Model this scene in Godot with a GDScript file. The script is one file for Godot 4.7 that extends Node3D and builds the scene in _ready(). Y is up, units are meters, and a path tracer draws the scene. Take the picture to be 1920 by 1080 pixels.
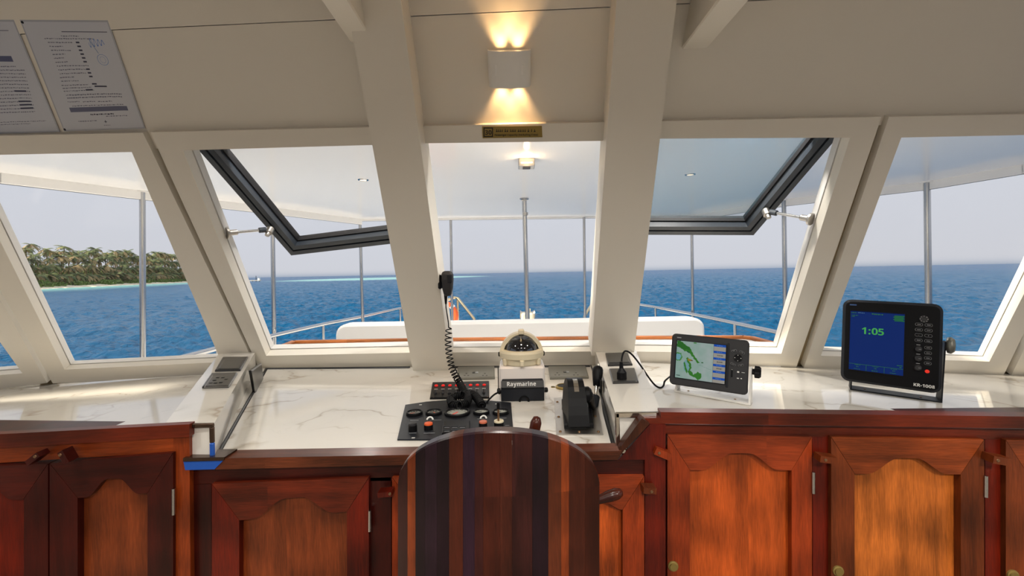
extends Node3D
# Wheelhouse of a motor yacht looking forward over the bow. Units metres, y up, forward = -z.
const EYE := Vector3(0, 1.42, 0)
const FOCAL := 800.0            # pixels, for a 1920 x 1080 frame
const CABIN := 1.5              # strength of each fill light added in the cabin
const ROLL := -1.05             # degrees of heel
const RISE := -28.7 / 800.0     # vertical lens shift
var M := {}
var used := {}
var rng := RandomNumberGenerator.new()
var screen_plane: Plane         # inner face of the raked windscreen wall
var plane_left: Plane           # cabinet fronts
var plane_mid: Plane
var plane_right: Plane

# ------------------------------------------------------------------ setting up
func _ready():
	rng.seed = 7
	var cam := Camera3D.new(); cam.name = "camera"; add_child(cam)
	cam.position = EYE
	cam.rotation.z = deg_to_rad(ROLL)
	cam.set_frustum(2.0 * 0.05 * 540.0 / FOCAL, Vector2(0, RISE * 0.05), 0.05, 9000.0)
	cam.current = true
	var we := WorldEnvironment.new(); we.name = "world_environment"
	var env := Environment.new()
	var sm := ProceduralSkyMaterial.new()
	sm.sky_horizon_color = rgb(214, 216, 224)
	sm.sky_top_color = rgb(225, 232, 245)
	sm.sky_curve = 0.25
	sm.ground_horizon_color = rgb(120, 150, 180)
	sm.ground_bottom_color = rgb(40, 80, 120)
	sm.sky_energy_multiplier = 1.0
	var sky := Sky.new(); sky.sky_material = sm
	env.background_mode = Environment.BG_SKY; env.sky = sky
	env.background_energy_multiplier = 0.92
	env.tonemap_mode = Environment.TONE_MAPPER_LINEAR
	env.tonemap_exposure = 1.0
	env.sdfgi_enabled = true; env.ssao_enabled = true; env.ssil_enabled = true
	we.environment = env; add_child(we)
	var sun := DirectionalLight3D.new(); sun.name = "sun"
	sun.light_energy = 2.6; sun.light_color = Color(1.0, 0.95, 0.86)
	sun.light_angular_distance = 4.0; sun.shadow_enabled = true
	add_child(sun)
	sun.look_at_from_position(Vector3(-12, 11, 5), Vector3(0, 0, 0), Vector3.UP)
	screen_plane = plane_of(2.085, -0.045, -0.68)
	plane_left = upright(on_level(355, 795, -0.365), on_level(0, 814, -0.365))
	plane_mid = upright(EYE + Vector3(-1, 0, -1.085), EYE + Vector3(1, 0, -1.085))
	plane_right = upright(on_level(1240, 772, -0.365), on_level(1920, 782, -0.365))
	materials()
	outside()
	shell()
	windscreen()
	worktops()
	cabinets()
	wall_fittings()
	helm()
	displays()
	wheel_and_chair()

# ------------------------------------------------------------------ survey: photograph bearings to places on known planes
func ray(px: float, py: float) -> Vector3:
	var u := (px - 960.0) / FOCAL
	var v := -(py - 540.0) / FOCAL + RISE
	var a := deg_to_rad(ROLL)
	return Vector3(u * cos(a) - v * sin(a), u * sin(a) + v * cos(a), -1.0)
func at(px: float, py: float, depth: float) -> Vector3: return EYE + ray(px, py) * depth
func on_level(px: float, py: float, y: float) -> Vector3:      # y is relative to the eye
	var r := ray(px, py)
	return EYE + r * (y / r.y)
func on_plane(p: Plane, px: float, py: float, off := 0.0) -> Vector3:
	var r := ray(px, py)
	return EYE + r * ((p.d + off - p.normal.dot(EYE)) / p.normal.dot(r))
func ws(px: float, py: float, off := 0.0) -> Vector3: return on_plane(screen_plane, px, py, off)
func plane_of(a: float, b: float, k: float) -> Plane:           # depth = a + b x + k (y + 0.455); normal into the cabin
	var n := Vector3(b, k, 1.0).normalized()
	return Plane(n, n.dot(EYE + Vector3(0, -0.455, -a)))
func sp(x: float, y: float, off := 0.0) -> Vector3:             # a place on the windscreen wall, y from the eye
	return EYE + Vector3(x, y, -(2.085 - 0.045 * x - 0.68 * (y + 0.455))) + screen_plane.normal * off
func upright(a: Vector3, b: Vector3) -> Plane:
	var d := b - a; d.y = 0
	var n := d.cross(Vector3.UP).normalized()
	if n.z < 0: n = -n
	return Plane(n, n.dot(a))
func many(fn: Callable, pts: Array) -> PackedVector3Array:
	var out := PackedVector3Array()
	for i in range(0, pts.size(), 2): out.append(fn.call(pts[i], pts[i + 1]))
	return out

# ------------------------------------------------------------------ nodes
func numbered(n: String) -> String:
	if not used.has(n):
		used[n] = 0
		return n
	used[n] += 1
	return "%s_%03d" % [n, used[n]]
func tag(o: Node, label := "", category := "", group := "", kind := "") -> Node:
	if label: o.set_meta("label", label)
	if category: o.set_meta("category", category)
	if group: o.set_meta("group", group)
	if kind: o.set_meta("kind", kind)
	return o
func thing(called: String, label: String, category: String, where := Vector3.ZERO, group := "", kind := "") -> Node3D:
	var o := Node3D.new(); o.name = numbered(called); add_child(o); o.position = where
	tag(o, label, category, group, kind)
	return o
func part(called: String, mesh: Mesh, mat: Material, parent: Node3D, basis := Basis()) -> MeshInstance3D:
	# the mesh is given in scene coordinates; it is hung under its thing without moving
	var o := MeshInstance3D.new(); o.name = called; o.mesh = mesh; o.material_override = mat
	parent.add_child(o, true)
	o.global_transform = Transform3D(basis, Vector3.ZERO)
	return o
func solo(called: String, mesh: Mesh, mat: Material, label: String, category: String, group := "", kind := "") -> MeshInstance3D:
	var o := MeshInstance3D.new(); o.name = numbered(called); o.mesh = mesh; o.material_override = mat
	add_child(o)
	tag(o, label, category, group, kind)
	return o
func struct(called: String, mesh: Mesh, mat: Material, label: String) -> MeshInstance3D:
	return solo(called, mesh, mat, label, "", "", "structure")

# ------------------------------------------------------------------ mesh making
class Build:
	var v := PackedVector3Array()
	var n := PackedVector3Array()
	var t := PackedVector2Array()
	var c := PackedColorArray()
	var tint := Color.WHITE
	var colored := false
	func tri(a: Vector3, b: Vector3, d: Vector3, out: Vector3, ua := Vector2.ZERO, ub := Vector2.ZERO, ud := Vector2.ZERO):
		var g := (d - a).cross(b - a)
		if g.length_squared() < 1e-18: return
		g = g.normalized()
		if g.dot(out) < 0:
			v.append_array([a, d, b]); t.append_array([ua, ud, ub]); g = -g
		else:
			v.append_array([a, b, d]); t.append_array([ua, ub, ud])
		n.append_array([g, g, g]); c.append_array([tint, tint, tint])
	func quad(a: Vector3, b: Vector3, d: Vector3, e: Vector3, out: Vector3):
		tri(a, b, d, out, Vector2(0, 0), Vector2(1, 0), Vector2(1, 1))
		tri(a, d, e, out, Vector2(0, 0), Vector2(1, 1), Vector2(0, 1))
	func smooth(a: Vector3, b: Vector3, d: Vector3, na: Vector3, nb: Vector3, nd: Vector3):
		var g := (d - a).cross(b - a)
		if g.length_squared() < 1e-18: return
		if g.dot(na + nb + nd) < 0:
			v.append_array([a, d, b]); n.append_array([na, nd, nb])
		else:
			v.append_array([a, b, d]); n.append_array([na, nb, nd])
		t.append_array([Vector2.ZERO, Vector2.ZERO, Vector2.ZERO]); c.append_array([tint, tint, tint])
	func box(x: Transform3D, size: Vector3, r := 0.0):           # chamfered box about x
		var h := size * 0.5
		r = minf(r, minf(h.x, minf(h.y, h.z)) * 0.9)
		var b := x.basis
		if r <= 0.0:
			for ax in 3:
				for s: float in [-1.0, 1.0]:
					var i := (ax + 1) % 3; var j := (ax + 2) % 3
					var p := []
					for q in [[-1, -1], [1, -1], [1, 1], [-1, 1]]:
						var w := Vector3(); w[ax] = h[ax] * s; w[i] = h[i] * q[0]; w[j] = h[j] * q[1]
						p.append(x * w)
					var o := Vector3(); o[ax] = s
					quad(p[0], p[1], p[2], p[3], b * o)
			return
		for ax in 3:
			var i := (ax + 1) % 3; var j := (ax + 2) % 3
			for s: float in [-1.0, 1.0]:
				var p := []
				for q in [[-1, -1], [1, -1], [1, 1], [-1, 1]]:
					var w := Vector3(); w[ax] = h[ax] * s; w[i] = (h[i] - r) * q[0]; w[j] = (h[j] - r) * q[1]
					p.append(x * w)
				var o := Vector3(); o[ax] = s
				quad(p[0], p[1], p[2], p[3], b * o)
				for s2: float in [-1.0, 1.0]:
					var e := []
					for k: float in [-1.0, 1.0]:
						var w1 := Vector3(); w1[i] = h[i] * s; w1[j] = (h[j] - r) * s2; w1[ax] = (h[ax] - r) * k
						var w2 := Vector3(); w2[i] = (h[i] - r) * s; w2[j] = h[j] * s2; w2[ax] = (h[ax] - r) * k
						e.append(x * w1); e.append(x * w2)
					var o2 := Vector3(); o2[i] = s; o2[j] = s2
					quad(e[0], e[1], e[3], e[2], b * o2)
		for sx: float in [-1.0, 1.0]:
			for sy: float in [-1.0, 1.0]:
				for sz: float in [-1.0, 1.0]:
					var s3 := Vector3(sx, sy, sz)
					var k := (h - Vector3.ONE * r) * s3
					tri(x * (k + Vector3(r * sx, 0, 0)), x * (k + Vector3(0, r * sy, 0)), x * (k + Vector3(0, 0, r * sz)), b * s3)
	func prism(p: PackedVector3Array, ext: Vector3):             # polygon pushed along ext
		var nn := Vector3()
		for i in p.size(): nn += p[i].cross(p[(i + 1) % p.size()])
		nn = nn.normalized()
		var ax := (p[1] - p[0]).normalized()
		var ay := nn.cross(ax)
		var flat := PackedVector2Array()
		for q in p: flat.append(Vector2(ax.dot(q - p[0]), ay.dot(q - p[0])))
		var f := Geometry2D.triangulate_polygon(flat)
		var e := ext.normalized()
		for i in range(0, f.size(), 3):
			tri(p[f[i]], p[f[i + 1]], p[f[i + 2]], -e)
			tri(p[f[i]] + ext, p[f[i + 1]] + ext, p[f[i + 2]] + ext, e)
		for i in p.size():
			var a := p[i]; var b := p[(i + 1) % p.size()]
			quad(a, b, b + ext, a + ext, (b - a).cross(nn))
	func loft(rings: Array, caps := true):                       # rings of equal counts, first to last
		var mid := Vector3()
		for r in rings:
			for q: Vector3 in r: mid += q / float(r.size() * rings.size())
		var cnt: int = rings[0].size()
		for k in rings.size() - 1:
			var c1 := Vector3()
			for q: Vector3 in rings[k]: c1 += q / float(cnt)
			for i in cnt:
				var j := (i + 1) % cnt
				var out: Vector3 = (rings[k][i] + rings[k][j]) * 0.5 - c1
				var out2: Vector3 = (rings[k][i] + rings[k + 1][i]) * 0.5 - mid
				quad(rings[k][i], rings[k][j], rings[k + 1][j], rings[k + 1][i], out2 if out2.length() > 0.0 else out)
		if caps:
			for k in [0, rings.size() - 1]:
				var c0 := Vector3()
				for q: Vector3 in rings[k]: c0 += q / float(cnt)
				var o: Vector3 = c0 - mid
				for i in cnt: tri(c0, rings[k][i], rings[k][(i + 1) % cnt], o)
	func tube(path: PackedVector3Array, r: float, sides := 8, closed := false, taper := []):
		var up := Vector3.UP
		var rings := []
		var norms := []
		var m := path.size()
		for k in m:
			var d: Vector3
			if closed: d = path[(k + 1) % m] - path[(k - 1 + m) % m]
			else: d = path[mini(k + 1, m - 1)] - path[maxi(k - 1, 0)]
			d = d.normalized()
			if k == 0 and absf(d.dot(up)) > 0.9: up = Vector3.RIGHT
			var sx := d.cross(up).normalized()
			if sx.length_squared() < 0.5: sx = d.cross(Vector3.RIGHT).normalized()
			up = sx.cross(d).normalized()
			var ring := []; var nr := []
			var rr: float = r * (taper[k] if taper.size() == m else 1.0)
			for i in sides:
				var a := TAU * i / sides
				var o := sx * cos(a) + up * sin(a)
				ring.append(path[k] + o * rr); nr.append(o)
			rings.append(ring); norms.append(nr)
		var last := m if closed else m - 1
		for k in last:
			var k2 := (k + 1) % m
			for i in sides:
				var j := (i + 1) % sides
				smooth(rings[k][i], rings[k][j], rings[k2][j], norms[k][i], norms[k][j], norms[k2][j])
				smooth(rings[k][i], rings[k2][j], rings[k2][i], norms[k][i], norms[k2][j], norms[k2][i])
		if not closed:
			for k in [0, m - 1]:
				var o: Vector3 = path[k] - path[1 if k == 0 else m - 2]
				for i in sides: tri(path[k], rings[k][i], rings[k][(i + 1) % sides], o)
	func lathe(x: Transform3D, prof: Array, sides := 24, sharp := true):   # prof: Vector2(radius, height) about local y
		var b := x.basis.orthonormalized()
		for k in prof.size() - 1:
			var p: Vector2 = prof[k]; var q: Vector2 = prof[k + 1]
			var d := (q - p).normalized()
			var nn := Vector2(d.y, -d.x)
			var n1 := nn; var n2 := nn
			if not sharp:
				if k > 0:
					var dd: Vector2 = (p - prof[k - 1]).normalized()
					n1 = (nn + Vector2(dd.y, -dd.x)).normalized()
				if k < prof.size() - 2:
					var de: Vector2 = (prof[k + 2] - q).normalized()
					n2 = (nn + Vector2(de.y, -de.x)).normalized()
			for i in sides:
				var a := TAU * i / sides; var a2 := TAU * (i + 1) / sides
				var e := Vector3(cos(a), 0, sin(a)); var f := Vector3(cos(a2), 0, sin(a2))
				var up := Vector3.UP
				var P := x * (e * p.x + up * p.y); var Q := x * (f * p.x + up * p.y)
				var R := x * (f * q.x + up * q.y); var S := x * (e * q.x + up * q.y)
				var np := b * (e * n1.x + up * n1.y); var nq := b * (f * n1.x + up * n1.y)
				var nr := b * (f * n2.x + up * n2.y); var ns := b * (e * n2.x + up * n2.y)
				smooth(P, Q, R, np, nq, nr); smooth(P, R, S, np, nr, ns)
	func done() -> ArrayMesh:
		var a := []; a.resize(Mesh.ARRAY_MAX)
		a[Mesh.ARRAY_VERTEX] = v; a[Mesh.ARRAY_NORMAL] = n; a[Mesh.ARRAY_TEX_UV] = t
		if colored: a[Mesh.ARRAY_COLOR] = c
		var m := ArrayMesh.new(); m.add_surface_from_arrays(Mesh.PRIMITIVE_TRIANGLES, a)
		return m

func box_mesh(centre: Vector3, size: Vector3, r := 0.0, basis := Basis()) -> ArrayMesh:
	var b := Build.new(); b.box(Transform3D(basis, centre), size, r); return b.done()
func prism_mesh(p: PackedVector3Array, ext: Vector3) -> ArrayMesh:
	var b := Build.new(); b.prism(p, ext); return b.done()
func tube_mesh(p: PackedVector3Array, r: float, sides := 8, closed := false, taper := []) -> ArrayMesh:
	var b := Build.new(); b.tube(p, r, sides, closed, taper); return b.done()
func lathe_mesh(x: Transform3D, prof: Array, sides := 24, sharp := true) -> ArrayMesh:
	var b := Build.new(); b.lathe(x, prof, sides, sharp); return b.done()
func rounded(w: float, h: float, r: float, steps := 5) -> PackedVector2Array:
	var out := PackedVector2Array()
	var k := 0
	for s in [Vector2(1, 1), Vector2(-1, 1), Vector2(-1, -1), Vector2(1, -1)]:
		for i in steps + 1:
			var a := PI * 0.5 * k + PI * 0.5 * i / steps
			out.append(Vector2((w * 0.5 - r) * s.x, (h * 0.5 - r) * s.y) + Vector2(cos(a), sin(a)) * r)
		k += 1
	return out
func rounded_block(x: Transform3D, w: float, h: float, r: float, layers: Array) -> ArrayMesh:   # layers: [z, inset] in local z
	var b := Build.new()
	var rings := []
	for l in layers:
		var ring := []
		for q in rounded(w - 2 * l[1], h - 2 * l[1], maxf(r - l[1], 0.001)): ring.append(x * Vector3(q.x, q.y, l[0]))
		rings.append(ring)
	b.loft(rings)
	return b.done()
func words(text: String, size: float, depth := 0.0006, serif := false, bold := true) -> TextMesh:
	var m := TextMesh.new()
	var f := SystemFont.new(); f.font_names = PackedStringArray(["Droid Serif" if serif else "Droid Sans"])
	if bold: f.font_weight = 700
	m.font = f; m.text = text; m.font_size = 32; m.pixel_size = size / 32.0; m.depth = depth
	return m
func letter(called: String, text: String, size: float, mat: Material, x: Transform3D, parent: Node3D) -> MeshInstance3D:
	var o := MeshInstance3D.new(); o.name = called; o.mesh = words(text, size); o.material_override = mat
	parent.add_child(o, true); o.global_transform = x
	return o
func frame_ring(b: Build, o: Array, h: Array, ext: Vector3):      # a board with an opening; corners TL TR BR BL
	for i in 4:
		var j := (i + 1) % 4
		b.quad(o[i], o[j], h[j], h[i], -ext)
		b.quad(o[i] + ext, o[j] + ext, h[j] + ext, h[i] + ext, ext)
		var mid: Vector3 = (h[0] + h[1] + h[2] + h[3]) * 0.25
		b.quad(h[i], h[j], h[j] + ext, h[i] + ext, mid - (h[i] + h[j]) * 0.5)
		b.quad(o[i], o[j], o[j] + ext, o[i] + ext, (o[i] + o[j]) * 0.5 - mid)
func towards(y: Vector3, hint := Vector3.RIGHT) -> Basis:          # basis whose y runs along y
	y = y.normalized()
	if absf(y.dot(hint.normalized())) > 0.95: hint = Vector3.BACK if absf(y.z) < 0.8 else Vector3.UP
	var z := hint.cross(y).normalized()
	return Basis(y.cross(z).normalized(), y, z)
func rod(a: Vector3, b: Vector3, r: float, sides := 10) -> ArrayMesh: return tube_mesh(PackedVector3Array([a, b]), r, sides)

# ------------------------------------------------------------------ materials
func rgb(r: float, g: float, b: float) -> Color: return Color(r / 255.0, g / 255.0, b / 255.0)
func flat(color: Color, rough := 0.5, metal := 0.0) -> StandardMaterial3D:
	var m := StandardMaterial3D.new(); m.albedo_color = color; m.roughness = rough; m.metallic = metal
	return m
func glow(color: Color, energy := 1.0) -> StandardMaterial3D:
	var m := flat(color, 0.6); m.emission_enabled = true; m.emission = color; m.emission_energy_multiplier = energy
	return m
func noise(seed_: int, freq: float, octaves := 4) -> FastNoiseLite:
	var n := FastNoiseLite.new(); n.seed = seed_; n.frequency = freq; n.noise_type = FastNoiseLite.TYPE_SIMPLEX_SMOOTH
	n.fractal_octaves = octaves
	return n
func grain_image(size: int, across: bool) -> ImageTexture:        # 3-D torus free: edges blended by mirror repeat is not needed at this scale
	var im := Image.create(size, size, false, Image.FORMAT_RGB8)
	var a := noise(3, 0.012, 3); var b := noise(9, 0.05, 3); var c := noise(17, 0.006, 2)
	for y in size:
		for x in size:
			var u := float(x); var w := float(y)
			if across: u = float(y); w = float(x)
			var s := 0.74 + 0.13 * a.get_noise_2d(u * 3.0, w * 0.12) + 0.13 * b.get_noise_2d(u * 6.5, w * 0.3) + 0.26 * c.get_noise_2d(u, w * 0.8)
			s = clampf(s + 0.07 * b.get_noise_2d(u * 11.0 + 77.0, w * 0.6), 0.2, 1.0)
			im.set_pixel(x, y, Color(s, s * 0.985, s * 0.96))
	im.generate_mipmaps()
	return ImageTexture.create_from_image(im)
func marble_image(size: int) -> ImageTexture:
	var im := Image.create(size, size, false, Image.FORMAT_RGB8)
	var a := noise(21, 0.0022, 3); var wv := noise(5, 0.006, 4); var cl := noise(33, 0.004, 3); var d := noise(44, 0.009, 4)
	for y in size:
		for x in size:
			var px := x + 60.0 * wv.get_noise_2d(x, y); var py := y + 60.0 * wv.get_noise_2d(x + 500, y + 90)
			var r := absf(a.get_noise_2d(px * 0.7 + py * 0.55, py - px * 0.35))
			var g := absf(d.get_noise_2d(px * 0.6 + py * 0.6, py * 0.7 - px * 0.3))
			var vein := pow(clampf(1.0 - r * 26.0, 0, 1), 1.6) * clampf(0.5 + 1.6 * cl.get_noise_2d(x, y), 0, 1)
			var soft := pow(clampf(1.0 - r * 5.0, 0, 1), 2.0) * clampf(0.3 + 1.4 * cl.get_noise_2d(x + 40, y), 0, 1)
			var thin := pow(clampf(1.0 - g * 30.0, 0, 1), 2.0) * clampf(1.8 * cl.get_noise_2d(y, x), 0, 1)
			var k := Color(0.93, 0.92, 0.90)
			k = k.lerp(Color(0.80, 0.78, 0.75), soft * 0.55)
			k = k.lerp(Color(0.66, 0.60, 0.53), vein * 0.6)
			k = k.lerp(Color(0.62, 0.60, 0.57), thin * 0.22)
			im.set_pixel(x, y, k)
	im.generate_mipmaps()
	return ImageTexture.create_from_image(im)
func wood(color: Color, tex: Texture2D, scale := 1.6, rough := 0.38) -> StandardMaterial3D:
	var m := flat(color, rough)
	m.albedo_texture = tex; m.uv1_triplanar = true; m.uv1_world_triplanar = true; m.uv1_scale = Vector3.ONE * scale
	m.clearcoat_enabled = true; m.clearcoat = 0.12; m.clearcoat_roughness = 0.2; m.metallic_specular = 0.35
	return m
func materials():
	var up := grain_image(512, false); var along := grain_image(512, true)
	M.paint = flat(rgb(226, 220, 208), 0.45)
	M.paint_cool = flat(rgb(230, 228, 224), 0.4)
	M.ceiling = flat(rgb(222, 216, 206), 0.6)
	M.groove = flat(rgb(150, 132, 100), 0.7)
	M.marble = flat(rgb(240, 238, 234), 0.06)
	M.marble.albedo_texture = marble_image(1024); M.marble.uv1_triplanar = true; M.marble.uv1_world_triplanar = true
	M.marble.uv1_scale = Vector3.ONE * 0.62
	M.black_line = flat(rgb(18, 17, 18), 0.5)
	M.wood_red = wood(rgb(122, 30, 10), up)
	M.wood_red_along = wood(rgb(124, 44, 20), along)
	M.wood_dark = wood(rgb(78, 20, 12), up)
	M.wood_dark_along = wood(rgb(84, 24, 14), along)
	M.wood_brown = wood(rgb(100, 50, 26), up)
	M.wood_brown_along = wood(rgb(112, 54, 28), along)
	M.wood_orange = wood(rgb(176, 74, 26), up)
	M.wood_orange_along = wood(rgb(176, 76, 28), along)
	M.wood_trim_along = wood(rgb(122, 62, 36), along)
	M.panel_orange = wood(rgb(206, 92, 34), up, 1.7)
	M.panel_amber = wood(rgb(232, 128, 52), up, 1.7)
	M.panel_brown = wood(rgb(142, 66, 30), up, 1.7)
	M.stile_red = wood(rgb(176, 68, 26), up)
	M.stile_brown = wood(rgb(130, 60, 26), up)
	M.rail_red = wood(rgb(164, 66, 28), along)
	M.rail_brown = wood(rgb(168, 78, 34), along)
	M.cap_wood = wood(rgb(248, 152, 84), along, 1.0, 0.5)
	for k in [["a", 92, 44, 26], ["b", 188, 100, 44], ["c", 44, 26, 40], ["d", 78, 40, 36], ["e", 60, 40, 60], ["f", 104, 54, 34], ["g", 128, 72, 40], ["h", 100, 66, 48]]:
		M["plank_" + k[0]] = wood(rgb(k[1] * 0.85, k[2] * 0.72, k[3] * 0.74), up, 2.0, 0.3)
	M.floor = wood(rgb(158, 148, 136), along)
	M.bronze = flat(rgb(92, 74, 62), 0.22, 0.8)
	M.blue_film = flat(rgb(38, 92, 188), 0.25, 0.2)
	M.chrome = flat(rgb(205, 203, 198), 0.12, 1.0)
	M.steel = flat(rgb(190, 190, 190), 0.2, 1.0)
	M.steel_warm = flat(rgb(214, 196, 160), 0.25, 1.0)
	M.brushed = flat(rgb(190, 186, 180), 0.35, 1.0)
	M.brass = flat(rgb(150, 130, 74), 0.4, 0.7)
	M.screw = flat(rgb(150, 120, 92), 0.35, 0.9)
	M.black = flat(rgb(15, 15, 17), 0.4)
	M.black_soft = flat(rgb(30, 30, 33), 0.55)
	M.charcoal = flat(rgb(34, 36, 41), 0.45); M.charcoal.metallic_specular = 0.3; M.black.metallic_specular = 0.28
	M.plate_grey = flat(rgb(74, 73, 72), 0.3, 0.5)
	M.plate_silver = flat(rgb(126, 126, 118), 0.35, 0.4)
	M.plate_dark = flat(rgb(54, 54, 55), 0.3, 0.4)
	M.cream = flat(rgb(224, 212, 182), 0.35)
	M.box_white = flat(rgb(232, 224, 218), 0.35)
	M.white_plastic = flat(rgb(235, 233, 228), 0.4)
	M.sash = flat(rgb(52, 58, 66), 0.35)
	M.sash_channel = flat(rgb(18, 18, 22), 0.6)
	M.orange = flat(rgb(226, 92, 36), 0.4)
	M.salmon = flat(rgb(206, 110, 78), 0.4)
	M.red_knob = glow(rgb(222, 44, 26), 0.35)
	M.red_lens = glow(rgb(214, 34, 28), 0.45)
	M.ink = flat(rgb(220, 220, 216), 0.5)
	M.dim_ink = flat(rgb(150, 152, 154), 0.5)
	M.black_ink = flat(rgb(20, 18, 14), 0.5)
	M.dial = flat(rgb(170, 172, 162), 0.4)
	M.dial_dark = flat(rgb(66, 68, 60), 0.4)
	M.glass = flat(Color(1, 1, 1, 0.02), 0.02); M.glass.metallic_specular = 0.16; M.glass.transparency = BaseMaterial3D.TRANSPARENCY_ALPHA
	M.sea_reflection = flat(Color(0.46, 0.63, 0.72, 0.26), 0.3); M.sea_reflection.transparency = BaseMaterial3D.TRANSPARENCY_ALPHA  # blue in the pane colour stands for the sea reflected in clear glass
	M.dome = flat(rgb(12, 14, 22), 0.04); M.dome.clearcoat_enabled = true; M.dome.clearcoat = 1.0; M.dome.clearcoat_roughness = 0.02
	M.gel = flat(rgb(244, 242, 239), 0.35)
	M.canopy = flat(rgb(250, 249, 248), 0.15); M.canopy.metallic_specular = 0.3
	M.lamp_warm = glow(rgb(255, 214, 150), 3.0)
	M.lamp_down = glow(rgb(255, 226, 190), 1.6)
	M.lamp_fill = glow(rgb(255, 232, 205), 2.5)
	M.sand = flat(rgb(238, 224, 196), 0.9)
	M.soil = flat(rgb(96, 96, 50), 0.9)
	M.trunk = flat(rgb(128, 104, 76), 0.9)
	M.leaf = flat(Color.WHITE, 0.7); M.leaf.vertex_color_use_as_albedo = true; M.leaf.backlight = Color(0.3, 0.3, 0.2)
	M.sea = flat(Color.WHITE, 0.2); M.sea.vertex_color_use_as_albedo = true; M.sea.metallic_specular = 0.085
	var wn := NoiseTexture2D.new(); wn.width = 512; wn.height = 512; wn.seamless = true; wn.as_normal_map = true; wn.bump_strength = 5.0
	wn.noise = noise(12, 0.02, 4)
	M.sea.normal_enabled = true; M.sea.normal_texture = wn; M.sea.normal_scale = 2.0
	M.sea.uv1_triplanar = true; M.sea.uv1_world_triplanar = true; M.sea.uv1_scale = Vector3.ONE * 0.16

# ------------------------------------------------------------------ outside: sea, island, foredeck
const SEA := -3.2
func shore(z: float) -> float: return -190.0 - 0.394 * (z - 170.0)      # east shore of the island, x by depth
func sea_mesh() -> ArrayMesh:
	var rows := 470; var cols := 880
	var n1 := noise(2, 0.22, 3); var n2 := noise(8, 0.9, 3)
	var v := PackedVector3Array(); var nn := PackedVector3Array(); var c := PackedColorArray(); var idx := PackedInt32Array()
	v.resize(rows * cols); nn.resize(rows * cols); c.resize(rows * cols)
	var deep := rgb(20, 74, 112).srgb_to_linear(); var lagoon := rgb(130, 180, 180).srgb_to_linear(); var far := rgb(23, 70, 110).srgb_to_linear()
	for r in rows:
		var d := 11.0 * pow(1.0121, r) if r < rows - 1 else 9000.0
		for q in cols:
			var a := deg_to_rad(-88.0 + 176.0 * q / (cols - 1))
			var x := d * sin(a); var z := d * cos(a)
			var fade := clampf(1.0 - (d - 250.0) / 900.0, 0.0, 1.0)
			var h := (0.20 * n1.get_noise_2d(x * 0.7, z * 1.25) + 0.18 * n2.get_noise_2d(x * 0.6, z * 1.1)) * fade
			if fade > 0.0: h += 0.10 * absf(n1.get_noise_2d(x * 2.2 + 40.0, z * 3.6)) * fade
			v[r * cols + q] = EYE + Vector3(x, SEA + h, -z)
			var k := deep.lerp(far, clampf((d - 40.0) / 600.0, 0, 1))
			var off := x - shore(z)                                  # metres off the beach
			if z > 60.0 and z < 420.0 and off < 90.0: k = k.lerp(lagoon, clampf(1.0 - (off - 4.0) / 42.0, 0, 1) * clampf((420.0 - z) / 60.0, 0, 1) * clampf((z - 100.0) / 50.0, 0, 1))
			var e := Vector2((x + 115.0) / 85.0, (z - 430.0) / 150.0).length()
			k = k.lerp(lagoon, clampf((1.15 - e) * 2.5, 0, 0.8))
			c[r * cols + q] = k
	for r in rows:
		for q in cols:
			var p := v[mini(r + 1, rows - 1) * cols + q] - v[maxi(r - 1, 0) * cols + q]
			var s := v[r * cols + mini(q + 1, cols - 1)] - v[r * cols + maxi(q - 1, 0)]
			var o := s.cross(p).normalized()
			nn[r * cols + q] = o if o.y > 0 else -o
	for r in rows - 1:
		for q in cols - 1:
			var i := r * cols + q
			idx.append_array([i, i + cols, i + 1, i + 1, i + cols, i + cols + 1])
	var arr := []; arr.resize(Mesh.ARRAY_MAX)
	arr[Mesh.ARRAY_VERTEX] = v; arr[Mesh.ARRAY_NORMAL] = nn; arr[Mesh.ARRAY_COLOR] = c; arr[Mesh.ARRAY_INDEX] = idx
	var m := ArrayMesh.new(); m.add_surface_from_arrays(Mesh.PRIMITIVE_TRIANGLES, arr)
	return m
func frond(b: Build, base: Vector3, ang: float, lift: float, length: float, droop: float):
	var dir := Vector3(cos(ang), 0, sin(ang))
	var side := Vector3(-sin(ang), 0, cos(ang))
	var prev := base
	var steps := 6
	for k in steps:
		var t := (k + 1.0) / steps
		var p := base + dir * length * t * (1.0 - 0.2 * t) + Vector3.UP * (lift * t - droop * t * t)
		var w := 0.55 * sin(PI * clampf(t * 0.85 + 0.12, 0, 1)) + 0.06
		var t0 := float(k) / steps
		var w0 := 0.55 * sin(PI * clampf(t0 * 0.85 + 0.12, 0, 1)) + 0.06
		for s: float in [-1.0, 1.0]:
			for j in 2:                                              # leaflets with gaps
				var f := j * 0.5
				var a := prev.lerp(p, f); var c := prev.lerp(p, f + 0.36)
				var ww := lerpf(w0, w, f)
				var tip := side * s * ww + dir * 0.25 - Vector3.UP * ww * 0.55
				b.quad(a, c, c + tip * 0.95, a + tip, Vector3.UP)
		prev = p
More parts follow.
